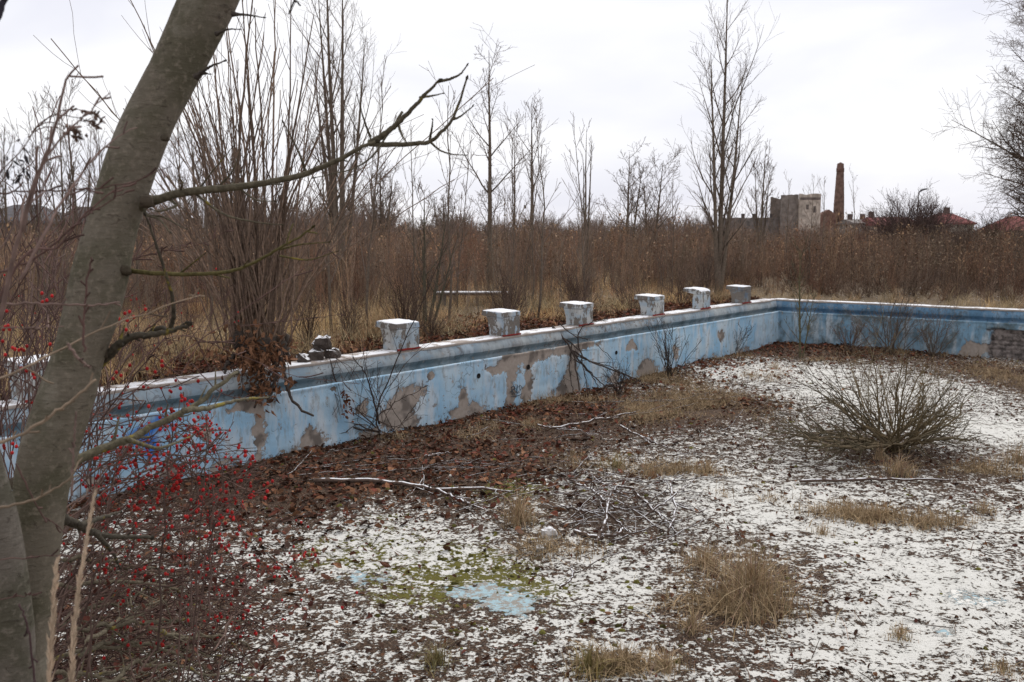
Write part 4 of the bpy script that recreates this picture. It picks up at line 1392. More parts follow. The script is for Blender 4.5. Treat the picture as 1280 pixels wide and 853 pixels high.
def proto_grass(H, n=26):
    m = MB()
    B = np.stack([RNG.normal(0, .13, n), RNG.normal(0, .13, n), np.zeros(n)], -1)
    blades(m, B, H * RNG.uniform(.3, 1.2, n), .0035, STRAW * np.array([1.15, 1.1, 1.05]) * RNG.uniform(.6, 1.3, (n, 1)), .75, 4, .5)
    return m.arrays()

def scatter(n, keep):
    """points on the deck in the camera's wedge, denser near the camera"""
    y = 6 + (75 - 6) * RNG.uniform(0, 1, n) ** 1.9
    x = RNG.uniform(-.60, .60, n) * y
    P = np.stack([x, y, np.full(n, GZ)], -1)
    t, s = to_ts(P)
    ok = ((s < -.42) | (t < -.42)) & keep(t, s, y)
    return P[ok]

def field(name, label, protos, n, keep, smin, smax, tint_sd, lean=.06, mat=M_TWIG, clump_noise=None, tints=None):
    P = scatter(n, keep)
    m = MB()
    idx = RNG.integers(0, len(protos), len(P))
    for k, pr in enumerate(protos):
        q = P[idx == k]
        if not len(q):
            continue
        tv = (1 + RNG.normal(0, tint_sd, (len(q), 1))) * np.ones((1, 3))
        nz = vnoise(q[:, 0] * .35 + 60, q[:, 1] * .35 + 60, 17, 3)[:, None]
        tv = tv * (0.78 + 0.54 * nz) * np.array([[.95, 1.0, 1.0]])
        kinds = np.array([[1, 1, 1], [1.55, 1.42, 1.22], [.72, .74, .78], [1.12, .92, .84], [1, 1.02, 1.0]])
        patch = np.clip((vnoise(q[:, 0] * .6 + 20, q[:, 1] * .6 + 20, 29, 3) * 9 + RNG.normal(0, .5, len(q))).astype(int), 0, 20) % 5
        tv = tv * kinds[patch]
        tt_, ss_ = to_ts(q)
        if mat is M_TWIG:
            tv = tv * np.where((tt_ < -1) & (ss_ > -2.5), .80, 1.0)[:, None]
        tv = tv * (1 + (nz - .5) * np.array([[.25, 0, -.15]]))
        replicate(m, pr, q, RNG.uniform(smin, smax, len(q)) * (0.18 + 1.42 * vnoise(q[:, 0] * .5 + 90, q[:, 1] * .5 + 90, 19, 4)), RNG.uniform(0, 6.28, len(q)), tv, lean)
    o = link(name, m.mesh(name), mat)
    tag(o, label, 'thicket', None, 'stuff')
    return o

def proto_brush(H, W_, n=12):
    m = MB()
    az = RNG.uniform(0, 6.28, n)
    l = RNG.uniform(.1, 1, n)
    K = 5
    u = np.linspace(0, 1, K)
    P = np.stack([np.cos(az)[:, None] * l[:, None] * W_ * u ** .8, np.sin(az)[:, None] * l[:, None] * W_ * u ** .8, H * (1.05 - .6 * l[:, None]) * (u - .25 * l[:, None] * u ** 3) * RNG.uniform(.6, 1, (n, 1))], -1)
    P[:, 1:] += RNG.normal(0, .03, (n, K - 1, 3))
    tubes(m, P, np.tile(np.linspace(.007, .003, K), (n, 1)), 3, (.17, .108, .08), .2)
    Q, S = grow(P, np.tile(np.linspace(.007, .003, K), (n, 1)), 6, .15, .98, .8, .4, 4, .2, .02, .7, .3)
    tubes(m, Q, np.maximum(S, .0022), 3, (.18, .115, .085), .25)
    return m.arrays()

weeds = [proto_weed(1.35, k) for k in range(14)]
whips = [proto_whip(2.0, 3) for k in range(10)]
grs = [proto_grass(.5, 34) for k in range(10)]
# behind the start wall: s negative; behind the end wall: t negative
field('weed_thicket', 'dense brown thicket of dry stalks and weeds filling the ground behind the pool', weeds, 15000,
      lambda t, s, y: ((t < -1.6) & (s > -3)) | ((s < -2.6 - 2.0 * vnoise(t * .4 + 50, t * 0 + 3, 5, 2) - np.clip(t - 5, 0, 9) * .35) & (RNG.uniform(0, 1, len(t)) < .75)), .8, 1.25, .2)
field('whip_thicket', 'upright bare shoots and brush mixed through the thicket behind the starting blocks', whips, 6000,
      lambda t, s, y: ((s < -1.3 - np.clip(t - 5, 0, 9) * .3) & (t > -8) & (RNG.uniform(0, 1, len(t)) < .65)) | ((y > 34) & (RNG.uniform(0, 1, len(t)) < .6)), .42, 1.05, .2)
brush_ = [proto_brush(1.0, .55) for k in range(10)]
field('undergrowth', 'low tangled brown undergrowth between the dry stalks behind the pool', brush_, 5200,
      lambda t, s, y: (t < -1.2) | ((s < -3.2 - np.clip(t - 5, 0, 9) * .4) & (RNG.uniform(0, 1, len(t)) < .5)), .55, 1.15, .22)
domes = [proto_brush(2.2, 1.3, 34) for k in range(6)]
field('scrub', 'rounded clumps of reddish brown scrub scattered through the thicket', domes, 900,
      lambda t, s, y: ((t < -4) | (s < -5)) & (y > 19) & (RNG.uniform(0, 1, len(t)) < .6), .45, 1.05, .25)
field('tall_grass', 'straw coloured dry grass growing along the back edge of the pool wall', grs, 19000,
      lambda t, s, y: (((s < 0) & (s > -9.5) & (t > -2)) & (RNG.uniform(0, 1, len(t)) < 3.4 * vnoise(t * .8 + 60, s * .8 + 60, 77, 3) - 1.05)) | ((t < 0) & (t > -1.35)) | ((s < -1) & (t > -6) & (RNG.uniform(0, 1, len(t)) < .3)), .45, 1.25, .18, .3, M_GRASS)

# leaf litter on the deck behind the wall
m = MB()
n = 16000
t = RNG.uniform(0, 20, n)
s = -0.36 - np.abs(RNG.normal(0, 1.0, n))
P = pw(t, s, GZ + RNG.uniform(.0, .06, n))
leaves(m, P, RNG.uniform(.04, .10, n), leaf_cols(n) * .9, .6, .5)
o = link('deck_leaves', m.mesh('deck_leaves', smooth=False), M_LEAF)
tag(o, 'brown dead leaves lying on the deck behind the starting blocks', 'leaves', None, 'stuff')

# single saplings standing out of the thicket
protos = []
for k in range(7):
    mt, mc = MB(), MB()
    H = 3.6
    K = 10
    u = np.linspace(0, 1, K)
    P = np.stack([np.cumsum(RNG.normal(0, .03, K)), np.cumsum(RNG.normal(0, .03, K)), u * H], -1)[None]
    R = np.linspace(.022, .004, K)[None]
    tubes(mt, P, R, 6, (.14, .11, .085))
    Q, S = grow(P, R, 16, .2, .98, .5, .24, 5, .07, .1, .55, .6)
    tubes(mc, Q, np.maximum(S, .004), 4, (.165, .125, .10), .15)
    D, S2 = grow(Q, S, 4, .2, .98, .5, .4, 4, .1, .05, .6, .4)
    tubes(mc, D, np.maximum(S2, .0032), 3, (.175, .13, .105), .15)
    a, b = mt.mesh('trunk'), mc.mesh('crown')
    a.materials.append(M_TWIG)
    b.materials.append(M_TWIG)
    protos.append((a, b))
marks = [(165, 'just past the leaning trunk'), (215, 'near the mossy low branch'), (270, 'beside the white post'), (330, 'behind the shrub clump'), (390, 'behind the rubble lumps'),
         (445, 'below the tall many stemmed tree'), (505, 'behind the largest starting block'), (560, 'behind the low snowy bench'), (615, 'under the open crowned dark tree'), (670, 'behind the second starting block'),
         (725, 'behind the third starting block'), (785, 'past the third starting block'), (845, 'past the fourth starting block')]
far_marks = [(960, 'before the low ruined wall'), (985, 'before the ruined tower shaded side'), (1010, 'before the ruined tower pale wall'), (1026, 'between ruined tower and chimney'), (1062, 'just past the brick chimney')]
spots = []
for px, where in marks:
    for size, y0_, y1_, a_, b_ in (('tall', 15, 19, .95, 1.2), ('middling', 19, 25, .75, .9), ('short distant', 26, 34, .6, .8)):
        for _ in range(60):
            y, x = RNG.uniform(y0_, y1_), px + RNG.uniform(-24, 24)
            p = np.array([(x - 640) / F * y, y, GZ])
            t, sv_ = to_ts(p)
            if sv_ < -1.0 and t > -9:
                spots.append((p, RNG.uniform(a_, b_), size + ' thin bare sapling in the thicket ' + where))
                break
for px, where in far_marks:
    y = RNG.uniform(27, 33)
    spots.append((np.array([(px - 640) / F * y, y, GZ]), RNG.uniform(.8, 1.05), 'thin bare sapling in the far thicket ' + where))
for i, (p, sc, lb) in enumerate(spots):
    o = thing('bare_sapling', lb, 'sapling', tuple(p), 'thin saplings in the thicket', RNG.uniform(0, 6.28))
    o.scale = (sc, sc, sc)
    a, b = protos[i % 7]
    for nme, me in (('trunk', a), ('crown', b)):
        link(nme, me, None, o)

# woody shrubs just behind the start wall, among the blocks
for (px, t, wpx, top, n, lb) in [(680, 8.9, 60, 330, 18, 'reddish twiggy shrub behind the wall between the second and third starting blocks'),
                                 (560, 11.4, 70, 300, 16, 'thin shrub behind the wall between the first two starting blocks'),
                                 (760, 6.8, 70, 320, 18, 'thin shrub behind the wall past the third starting block'),
                                 (470, 13.3, 60, 330, 14, 'twiggy shrub behind the wall next to the rubble lumps')]:
    B = pw(t, -1.0, GZ)
    bush('shrub', lb, px, B[1], top, wpx, n, (.10, .068, .052), .010, base=B, n2=5, n3=3, minr=.003, trop=.05)

for k, (t, sb_, H_, n_, lb) in enumerate([
        (12.0, -1.6, 345, 12, 'wiry shrub close behind the largest starting block'), (11.1, -.75, 375, 10, 'low wiry shrub at the wall edge between the first two blocks'),
        (10.4, -1.7, 325, 12, 'wiry shrub just behind the blotchy second block'), (9.3, -.8, 365, 12, 'dark low shrub at the wall edge past the second block'),
        (8.3, -1.5, 322, 12, 'wiry shrub behind the block by the hanging vine'), (7.3, -.7, 362, 12, 'dark low shrub at the wall edge past the block by the vine'),
        (6.2, -1.4, 315, 12, 'wiry shrub just before the fourth block'), (4.7, -1.2, 330, 12, 'wiry shrub between the fourth block and the rounded block'),
        (2.7, -1.0, 318, 12, 'wiry shrub between the rounded block and the dark block'), (1.2, -1.3, 300, 14, 'wiry shrub around the foot of the tall slender tree'),
        (13.6, -1.4, 345, 12, 'wiry shrub behind the rubble lumps at the wall'), (15.8, -1.0, 390, 12, 'wiry shrub on the deck between the shrub clump and the leaning trunk')]):
    B = pw(t, sb_, GZ)
    px_ = 640 + F * B[0] / B[1]
    bush('shrub', lb, px_, B[1], H_, 62, n_ + 6, np.array([.115, .08, .062]) * RNG.uniform(.75, 1.25), .008, base=B, n2=6, n3=3, minr=.0026, trop=.04, wig=.1)

# forked small tree by the blocks, with pale green bark
bt = pw(12.9, -2.2, GZ)
bare_tree('sapling', 'grey green forked small tree standing in the thicket behind the largest starting block', 530, bt[1] + 1.5, 235, .035, ((0, 0), (.18, .15), (-.05, .3), (.3, .35)), 9, 6, 3, .65, .35, u0=.3, minr=.0035, col=np.array([.095, .085, .06]))

# ------------------------------------------------------------------ far woodland mass
m = MB()
wl = []
for k in range(6):
    mm = MB()
    n = 9
    K = 6
    az = RNG.uniform(0, 6.28, n)
    u = np.linspace(0, 1, K)
    l = RNG.uniform(.05, .45, n)
    P = np.stack([np.cos(az)[:, None] * (l[:, None] * u), np.sin(az)[:, None] * (l[:, None] * u), np.ones((n, 1)) * u * RNG.uniform(.6, 1, (n, 1))], -1)
    R = np.tile(np.linspace(.018, .006, K), (n, 1))
    tubes(mm, P, R, 4, (.19, .145, .12))  # greyer, lighter twig colours with distance haze mixed in
    Q, S = grow(P, R, 8, .2, .98, .6, .35, 4, .1, .04, .6, .4)
    tubes(mm, Q, np.maximum(S, .004), 3, (.20, .155, .13))
    D, S2 = grow(Q, S, 4, .2, .98, .6, .5, 3, .1, .03, .6, .4)
    tubes(mm, D, np.maximum(S2, .003), 3, (.21, .16, .135))
    wl.append(mm.arrays())
n = 620
y = RNG.uniform(62, 135, n)
x = RNG.uniform(-.58, .60, n) * y
hh = 1.7 + 1.5 * vnoise(x * .05 + 50, y * .03 + 9, 41, 3) + np.where(x / y < -.12, 1.0, 0)
hh = np.where(x / y > .2, hh * .62, hh)
hh = np.where(x / y < -.40, hh * .4, hh)
for k in range(6):
    sl = np.arange(n) % 6 == k
    replicate(m, wl[k], np.stack([x, y, np.full(n, GZ)], -1)[sl], hh[sl] * RNG.uniform(.7, 1.25, sl.sum()), RNG.uniform(0, 6.28, sl.sum()), (1 + RNG.normal(0, .15, (sl.sum(), 1))) * np.ones((1, 3)))
o = link('far_woodland', m.mesh('far_woodland'), M_TWIG)
tag(o, 'brown bare woodland mass along the horizon', 'woodland', None, 'stuff')

# ------------------------------------------------------------------ far buildings
def box(mb, x0, x1, y0, y1, z0, z1, col):
    V = [(x, y, z) for z in (z0, z1) for y in (y0, y1) for x in (x0, x1)]
    mb.add(V, [[0, 2, 3, 1], [4, 5, 7, 6], [0, 1, 5, 4], [2, 6, 7, 3], [0, 4, 6, 2], [1, 3, 7, 5]], None, col)

def X(px, y):
    return (px - 640) / F * y

def Zp(py, y):
    return at_y(640, py, y)[2]

D = 170.0
# ruined tower block
rt = thing('ruined_building', 'roofless ruined concrete tower with broken top edge beside the brick chimney', 'ruin', (X(998, D), D, GZ))
m = MB()
def ragged(mb, xs, yf, yb, ztops, z0, col):
    """wall slab with a broken upper edge"""
    n = len(xs)
    for i in range(n - 1):
        V = []
        for yy in (yf, yb):
            V += [(xs[i], yy, z0), (xs[i + 1], yy, z0), (xs[i + 1], yy, ztops[i + 1]), (xs[i], yy, ztops[i])]
        mb.add(V, [[0, 1, 2, 3], [5, 4, 7, 6], [3, 2, 6, 7], [0, 3, 7, 4], [1, 5, 6, 2]], None, col)
xs = np.linspace(X(996, D), X(1022, D), 9)
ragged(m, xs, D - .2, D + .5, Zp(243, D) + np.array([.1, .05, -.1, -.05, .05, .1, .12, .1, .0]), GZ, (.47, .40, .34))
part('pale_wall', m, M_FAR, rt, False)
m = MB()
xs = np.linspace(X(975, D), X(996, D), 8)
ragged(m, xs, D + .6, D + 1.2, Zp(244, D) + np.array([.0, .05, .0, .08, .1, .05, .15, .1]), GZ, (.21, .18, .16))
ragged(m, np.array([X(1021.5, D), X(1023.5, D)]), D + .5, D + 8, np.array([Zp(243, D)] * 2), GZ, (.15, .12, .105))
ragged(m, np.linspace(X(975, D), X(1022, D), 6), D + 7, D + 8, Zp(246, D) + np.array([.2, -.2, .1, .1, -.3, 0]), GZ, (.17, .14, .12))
part('shaded_wall', m, M_FAR, rt, False)  # shade of these walls put in as darker concrete colours
m = MB()
box(m, X(996.3, D), X(1021.7, D), D - .26, D - .2, Zp(250, D), Zp(247, D), (.16, .13, .12))
part('dark_band', m, M_FAR, rt, False)
for px, a, b in [(1004, 262, 256), (1013, 266, 258)]:
    m = MB()
    box(m, X(px, D), X(px + 3, D), D - .28, D - .19, Zp(a, D), Zp(b, D), (.13, .11, .10))
    part('window', m, M_FAR, rt, False)

lb_ = thing('low_building', 'long low grey ruined wall running from the ruined tower', 'ruin', (X(940, D), D + 3, GZ))
m = MB()
xs = np.linspace(X(905, D), X(976, D), 14)
ragged(m, xs, D + 2.4, D + 6, Zp(272, D) + RNG.normal(0, .12, 14), GZ, (.16, .14, .13))
part('wall', m, M_FAR, lb_, False)
for px in (930, 944, 966):
    m = MB()
    box(m, X(px, D), X(px + 3.5, D), D + 2.9, D + 3.5, Zp(272, D) - .1, Zp(267, D), (.09, .075, .07))
    part('chimney', m, M_FAR, lb_, False)

DC = 200.0
ch = thing('brick_chimney', 'tall tapering red brick factory chimney standing over the thicket', 'chimney', (X(1045, DC), DC, GZ))
m = MB()
zt = Zp(205, DC)
zs = np.array([GZ, GZ + (zt - GZ) * .55, zt - 1.6, zt - 1.55, zt - .9, zt - .85, zt])
rs = np.array([1.25, .98, .74, .80, .78, .72, .70])
m2 = MB()
tubes(m, np.stack([np.full(4, X(1045, DC)), np.full(4, DC), zs[[0, 1, 2, 2]] + [0, 0, 0, .02]], -1), rs[[0, 1, 2, 2]][None], 14, (.165, .105, .085))
part('shaft', m, M_FAR, ch)
tubes(m2, np.stack([np.full(5, X(1045, DC)), np.full(5, DC), np.array([zs[2], zs[3], zs[4], zs[5], zs[6]])], -1), np.array([[.74, .80, .79, .72, .66]]), 14, (.135, .08, .064))
part('cap_ring', m2, M_FAR, ch)
ba = thing('annex', 'low broken brick shed at the foot of the brick chimney', 'ruin', (X(1036, DC), DC - 4, GZ))
m = MB()
ragged(m, np.linspace(X(1024, DC - 4), X(1042, DC - 4), 7), DC - 4, DC - 2, Zp(266, DC - 4) + np.array([-.4, .1, .3, .6, .3, -.1, -.5]), GZ, (.17, .10, .08))
part('wall', m, M_FAR, ba, False)

def house(label, px0, px1, y, eave_py, ridge_py, wall, roof, hip=True, chim=(), depth=9.0, windows=(), snow=False):
    x0, x1 = X(px0, y), X(px1, y)
    ze, zr = Zp(eave_py, y), Zp(ridge_py, y)
    h = thing('house', label, 'house', ((x0 + x1) / 2, y, GZ))
    m = MB()
    box(m, x0 + .3, x1 - .3, y, y + depth, GZ, ze + .05, wall)
    part('wall', m, M_FAR, h, False)
    m = MB()
    ins = min((x1 - x0) * .32, depth * .5) if hip else 0.0
    yc = y + depth / 2
    V = [(x0, y - .4, ze), (x1, y - .4, ze), (x1, y + depth + .4, ze), (x0, y + depth + .4, ze), (x0 + ins, yc, zr), (x1 - ins, yc, zr),
         (x0, y - .4, ze - .2), (x1, y - .4, ze - .2), (x1, y + depth + .4, ze - .2), (x0, y + depth + .4, ze - .2)]
    m.add(V, [[0, 1, 5, 4], [2, 3, 4, 5], [6, 7, 1, 0], [7, 8, 2, 1], [8, 9, 3, 2], [9, 6, 0, 3]], [[1, 2, 5], [3, 0, 4]], roof)
    rf = part('roof', m, M_FAR, h, False)
    for c in chim:
        m = MB()
        box(m, X(c, y), X(c, y) + .7, yc - .35, yc + .35, zr - 1.2, zr + .9, (.12, .09, .08))
        part('chimney', m, M_FAR, rf, False, root=h)
        rf.children[-1].location = (0, 0, 0)
    for (wx, wy, ww, wh) in windows:
        m = MB()
        box(m, X(wx, y), X(wx + ww, y), y - .06, y + .02, Zp(wy + wh, y), Zp(wy, y), (.06, .06, .06))
        part('window', m, M_FAR, h, False)
    return h

house('house with bright red hipped roof and pale walls beyond the domed bush', 1170, 1216, 150, 279, 266, (.42, .40, .33), (.20, .068, .066), True, (1192,), windows=((1182, 281, 3, 4), (1192, 281, 3, 4), (1202, 281, 3, 4)))
house('low house with faded red roof half hidden behind the domed bush', 1092, 1146, 160, 281, 271, (.34, .29, .25), (.21, .085, .082), False, (1095,))
house('dull red roofed house under the large spreading tree', 1258, 1315, 130, 288, 270, (.30, .25, .22), (.18, .065, .06), True, ())
house('grey flat roofed house between the brick chimney and the faded red roof', 1064, 1094, 165, 279, 274, (.36, .34, .32), (.22, .20, .19), False, (1068, 1084))
house('dark grey gabled house behind twigs at the picture edge', -40, 46, 75, 276, 254, (.20, .18, .17), (.105, .10, .105), True, (), windows=((14, 283, 6, 9), (28, 283, 6, 9)))
house('dark brown roofed house beside the leaning trunk', 68, 122, 80, 280, 257, (.13, .10, .09), (.075, .06, .055), False, ())

# street lamp, white post, snowy plank, snowy path
lp = (X(1143, 90), 90, GZ)
l_ = thing('street_lamp', 'thin grey street lamp post rising out of the domed bush', 'street lamp', lp)
m = MB()
z1 = Zp(241, 90)
stick(m, [lp, (lp[0], lp[1], z1 - .8), (lp[0] + .05, lp[1], z1)], [.07, .05, .04], (.2, .2, .2), 8, 8)
part('pole', m, M_FAR, l_)
m = MB()
stick(m, [(lp[0], lp[1], z1), (lp[0] + .35, lp[1], z1 + .25), (lp[0] + .75, lp[1], z1 + .34)], [.05, .09, .06], (.12, .12, .13), 8, 8)
part('lamp_head', m, M_FAR, l_)

pp = (X(257, 38), 38, GZ)
o_ = thing('white_post', 'slim white post standing in the thicket behind the shrub clump', 'post', pp)
m = MB()
stick(m, [pp, (pp[0], pp[1], Zp(252, 38))], [.05, .05], (.62, .62, .64), 8, 4)
part('shaft', m, M_FAR, o_)
m = MB()
stick(m, [(pp[0], pp[1], Zp(252, 38)), (pp[0], pp[1], Zp(250.5, 38))], [.065, .04], (.5, .5, .52), 8, 4)
part('cap', m, M_FAR, o_)

pk = at_z(600, 366, 1.25)
o_ = thing('snowy_bench', 'long low plank seat covered with snow, half sunk in the thicket', 'bench', (pk[0], pk[1], GZ), None)
m = MB()
box(m, pk[0] - .95, pk[0] + .65, pk[1] - .15, pk[1] + .15, 1.20, 1.25, (.12, .09, .07))
part('seat', m, M_SNOWTWIG, o_, False)
m = MB()
box(m, pk[0] - .94, pk[0] + .64, pk[1] - .152, pk[1] + .14, 1.253, 1.275, (.75, .75, .77))
part('snow_cap', m, M_SNOW, o_, False)
for dx in (-.8, .5):
    m = MB()
    box(m, pk[0] + dx - .06, pk[0] + dx + .06, pk[1] - .1, pk[1] + .1, GZ, 1.198, (.16, .15, .14))
    part('leg', m, M_RUBBLE, o_, False)

m = MB()
yy0, yy1 = 55.0, 64.0
xs = np.linspace(X(-80, 60), X(170, 60), 20)
V = np.array([[x, yy0 + .7 * RNG.normal(), GZ + .004] for x in xs] + [[x, yy1 + .7 * RNG.normal(), GZ + .004] for x in xs])
m.add(V, [[i, i + 1, 20 + i + 1, 20 + i] for i in range(19)], None, (.7, .7, .7))
o = link('path', m.mesh('path', smooth=False), M_SNOW)
tag(o, kind='structure')

# ------------------------------------------------------------------ leaning tree at the pool edge
TR = np.array([.95, .95, .95])
big = thing('leaning_tree', 'large grey trunk leaning over the pool edge with mossy low branches', 'tree', tuple(at_y(12, 1000, 2.75)))

def trunk_tube(pts, y0, y1, n=90, sides=40, seed=1, tone=(1, 1, 1)):
    """pts: (px, py, width in px)"""
    k = len(pts)
    W = np.array([at_y(p[0], p[1], y0 + (y1 - y0) * i / (k - 1)) for i, p in enumerate(pts)])
    P = spline(W, n)
    wd = sp1([p[2] for p in pts], n)
    ys = P[:, 1]
    R = wd * ys / F * .5
    m = MB()
    T = np.gradient(P, axis=0)
    T = nrm(T)
    S = nrm(np.cross(T, [0, 1.0, 0]))
    U = np.cross(S, T)
    a = np.arange(sides) * 2 * np.pi / sides
    hh = np.arange(n)[:, None] * 0.14
    A = np.broadcast_to(a[None], (n, sides))
    bumpy = vnoise(5 + np.cos(A) * 1.5 + 4 + hh * .35, 9 + np.sin(A) * 1.5 + hh * .9, seed, 5) - .5
    rr = R[:, None] * (1 + .13 * bumpy)
    V = P[:, None] + rr[..., None] * (np.cos(a)[None, :, None] * S[:, None] + np.sin(a)[None, :, None] * U[:, None])
    i = np.arange(n - 1)[:, None] * sides
    j = np.arange(sides)[None]
    jn = (j + 1) % sides
    q = np.stack([i + j, i + jn, i + sides + jn, i + sides + j], -1).reshape(-1, 4)
    # greener bark low down on the stem, grey above
    g = np.clip((np.arange(n) / n - .2) * 1.4, 0, 1)[:, None, None]
    c = np.array([1.04, .98, .90]) * (1 - g) + np.array([1.08, .97, .92]) * g
    c = np.broadcast_to(c * np.array(tone), (n, sides, 3)).reshape(-1, 3)
    m.add(V.reshape(-1, 3), q, None, c)
    return m, P, R

mT, PT, RT = trunk_tube([(20, 1010, 66), (28, 900, 60), (36, 790, 52), (45, 690, 56), (52, 610, 66), (62, 560, 70), (81, 500, 68), (98, 445, 61), (113, 395, 66), (126, 340, 68), (141, 280, 60), (166, 200, 62), (190, 145, 60), (217, 92, 58), (240, 45, 62), (263, -5, 67), (330, -150, 60), (400, -320, 50), (440, -480, 36)], 2.75, 3.1)
part('trunk', mT, M_BARK, big)
mT2, P2, R2 = trunk_tube([(6, 1010, 80), (10, 850, 66), (8, 760, 62), (-8, 660, 62), (-34, 560, 58), (-70, 420, 52), (-120, 250, 44)], 2.70, 2.45, 70, 36, 4, (1.25, 1.22, 1.28))
part('trunk', mT2, M_BARK, big, label='second stem forking away low down')

# knots
for (px, py, r) in [(156, 338, .014), (207, 172, .010), (128, 440, .017), (70, 645, .018), (22, 604, .020), (184, 252, .016)]:
    yk = 2.9
    m = MB()
    rock(m, at_y(px, py, yk), (r * 1.3, r * .9, r * 1.1), (.55, .5, .45), .9)
    part('knot', m, M_BARK, big)

def tree_branch(lines, r, y0, y1, col=(.105, .09, .062), twigs=(6, .3, .8, .09), buds=True):
    """a limb with its side twigs as one part"""
    m = MB()
    for i, ln in enumerate(lines):
        rr = r if i == 0 else r * ln[0] * 1.2 if not isinstance(ln[0], tuple) else r * .5
        pts = ln if isinstance(ln[0], tuple) else ln[1]
        tw = twigs if i == 0 else None
        P, R, Q, S = px_stem(m, pts, rr, rr * .32, np.array(col), y0, y1, 9, 36, rr * .10, tw)
        if buds and len(pts) > 1:
            e = P[0, -1]
            tubes(m, np.stack([e, e + nrm(P[0, -1] - P[0, -2]) * .006, e + nrm(P[0, -1] - P[0, -2]) * .014])[None], np.array([[rr * .34, rr * .6, rr * .15]]), 6, np.array(col) * .5)
    p0 = lines[0][0] if isinstance(lines[0][0], tuple) else lines[0][1][0]
    p1 = lines[0][1]
    a_, b_ = at_y(p0[0], p0[1], y0), at_y(p1[0], p1[1], y0)
    dd = nrm(b_ - a_)
    tubes(m, np.stack([a_ - dd * r * 1.5, a_ - dd * r * .3, a_ + dd * r * .8, a_ + dd * r * 2.2, a_ + dd * r * 3.6])[None], np.array([[r * 2.0, r * 1.75, r * 1.4, r * 1.12, r * .96]]), 12, np.array(col) * .95)
    part('branch', m, M_BRANCH, big)

YB = 2.95
tree_branch([[(178, 254), (200, 249), (235, 240), (270, 236), (310, 233), (345, 226), (385, 217), (415, 203), (438, 193), (455, 183), (470, 177)],
             (.62, [(462, 179), (480, 168), (505, 147), (528, 122), (548, 102)]), (.30, [(548, 102), (562, 99), (575, 93), (583, 83)]),
             (.5, [(462, 180), (490, 181), (520, 180), (538, 177), (552, 165), (565, 150), (575, 125), (583, 100)]),
             (.22, [(538, 178), (550, 188), (565, 193), (580, 194)]), (.25, [(565, 150), (575, 146), (590, 134)]), (.25, [(503, 140), (492, 157), (478, 178), (466, 195), (444, 210), (418, 217), (395, 222)]),
             (.28, [(497, 154), (503, 170), (508, 178)]), (.25, [(537, 176), (540, 160), (541, 150)]), (.24, [(463, 172), (455, 150), (447, 122)]),
             (.25, [(525, 122), (540, 120), (553, 117)]), (.3, [(383, 218), (373, 190), (355, 155)]), (.22, [(273, 234), (290, 215), (300, 190)]), (.2, [(248, 238), (265, 215), (290, 185)]),
             (.22, [(222, 246), (228, 230), (224, 222)]), (.25, [(245, 243), (280, 268), (320, 278), (350, 281)]), (.2, [(300, 236), (320, 250), (343, 252)]), (.3, [(181, 256), (183, 268), (200, 275), (212, 290)]),
             (.3, [(210, 248), (220, 257), (200, 264), (190, 262)]), (.2, [(185, 270), (205, 272), (225, 283), (232, 286)])], .0140, YB, YB - .1)
tree_branch([[(156, 338), (185, 341), (225, 343), (265, 342), (297, 337), (325, 325), (350, 310), (375, 296), (390, 285)], (.4, [(350, 312), (375, 306), (410, 303)]), (.4, [(225, 342), (240, 330), (255, 318)]),
             (.35, [(350, 320), (385, 325), (420, 315)])], .0075, YB, YB - .15, (.10, .085, .035), (4, .3, .7, .12))
tree_branch([[(120, 455), (140, 440), (152, 428), (170, 421), (195, 418), (215, 414), (236, 406)], (.4, [(213, 412), (217, 395), (215, 370), (208, 345), (190, 290), (182, 270)]), (.45, [(180, 421), (200, 410), (212, 413), (232, 404)])],
            .016, YB - .02, YB - .2, (.07, .06, .045), (10, .2, .9, .10))
tree_branch([[(70, 598), (88, 582), (110, 570), (135, 558), (165, 548), (191, 533), (220, 520), (247, 505), (270, 485), (291, 469), (296, 466)], (.5, [(230, 513), (260, 510), (300, 500), (335, 497)]), (.4, [(160, 550), (200, 560), (240, 545)])],
            .017, YB - .05, YB + .5, (.12, .105, .07), (7, .3, .8, .12))
tree_branch([[(58, 652), (80, 650), (105, 660), (125, 669), (150, 671), (188, 672)], (.5, [(100, 657), (125, 648), (150, 640)]), (.4, [(120, 667), (140, 690), (150, 710)])], .018, YB - .05, YB + .3, (.075, .065, .05), (6, .3, .8, .15))
for ln, r in [([(272, 42), (285, 37), (298, 37)], .004), ([(293, 18), (310, 19), (328, 22)], .0045), ([(247, 95), (262, 84), (279, 77)], .0055), ([(252, 92), (258, 92), (262, 93)], .004), ([(20, 606), (60, 590), (90, 560)], .004)]:
    tree_branch([ln], r, YB - .02, YB - .08, (.06, .05, .042), None)

# hanging twig at the top of the picture that belongs to an overhead branch
tw = thing('overhead_twig', 'short dark knobbly twig dangling from above next to the trunk top', 'twig', tuple(at_y(372, -60, 2.4)))
m = MB()
px_stem(m, [(366, -60), (366, -10), (368, 2), (364, 12), (361, 18)], .003, .0022, (.05, .042, .038), 2.4, 2.4, 6, 14, .0015)
px_stem(m, [(367, 1), (372, 4), (376, 7)], .0025, .0018, (.05, .042, .038), 2.4, 2.4, 6, 8, .001)
part('stem', m, M_TWIG, tw)
tw = thing('overhead_twig', 'dark broken branch end poking in at the upper corner', 'twig', tuple(at_y(-40, -60, 2.0)))
m = MB()
px_stem(m, [(-40, -60), (4, -12), (4, 2), (1, 14), (-6, 30)], .008, .005, (.05, .045, .06), 2.0, 2.0, 8, 14, .001)
part('stem', m, M_TWIG, tw)

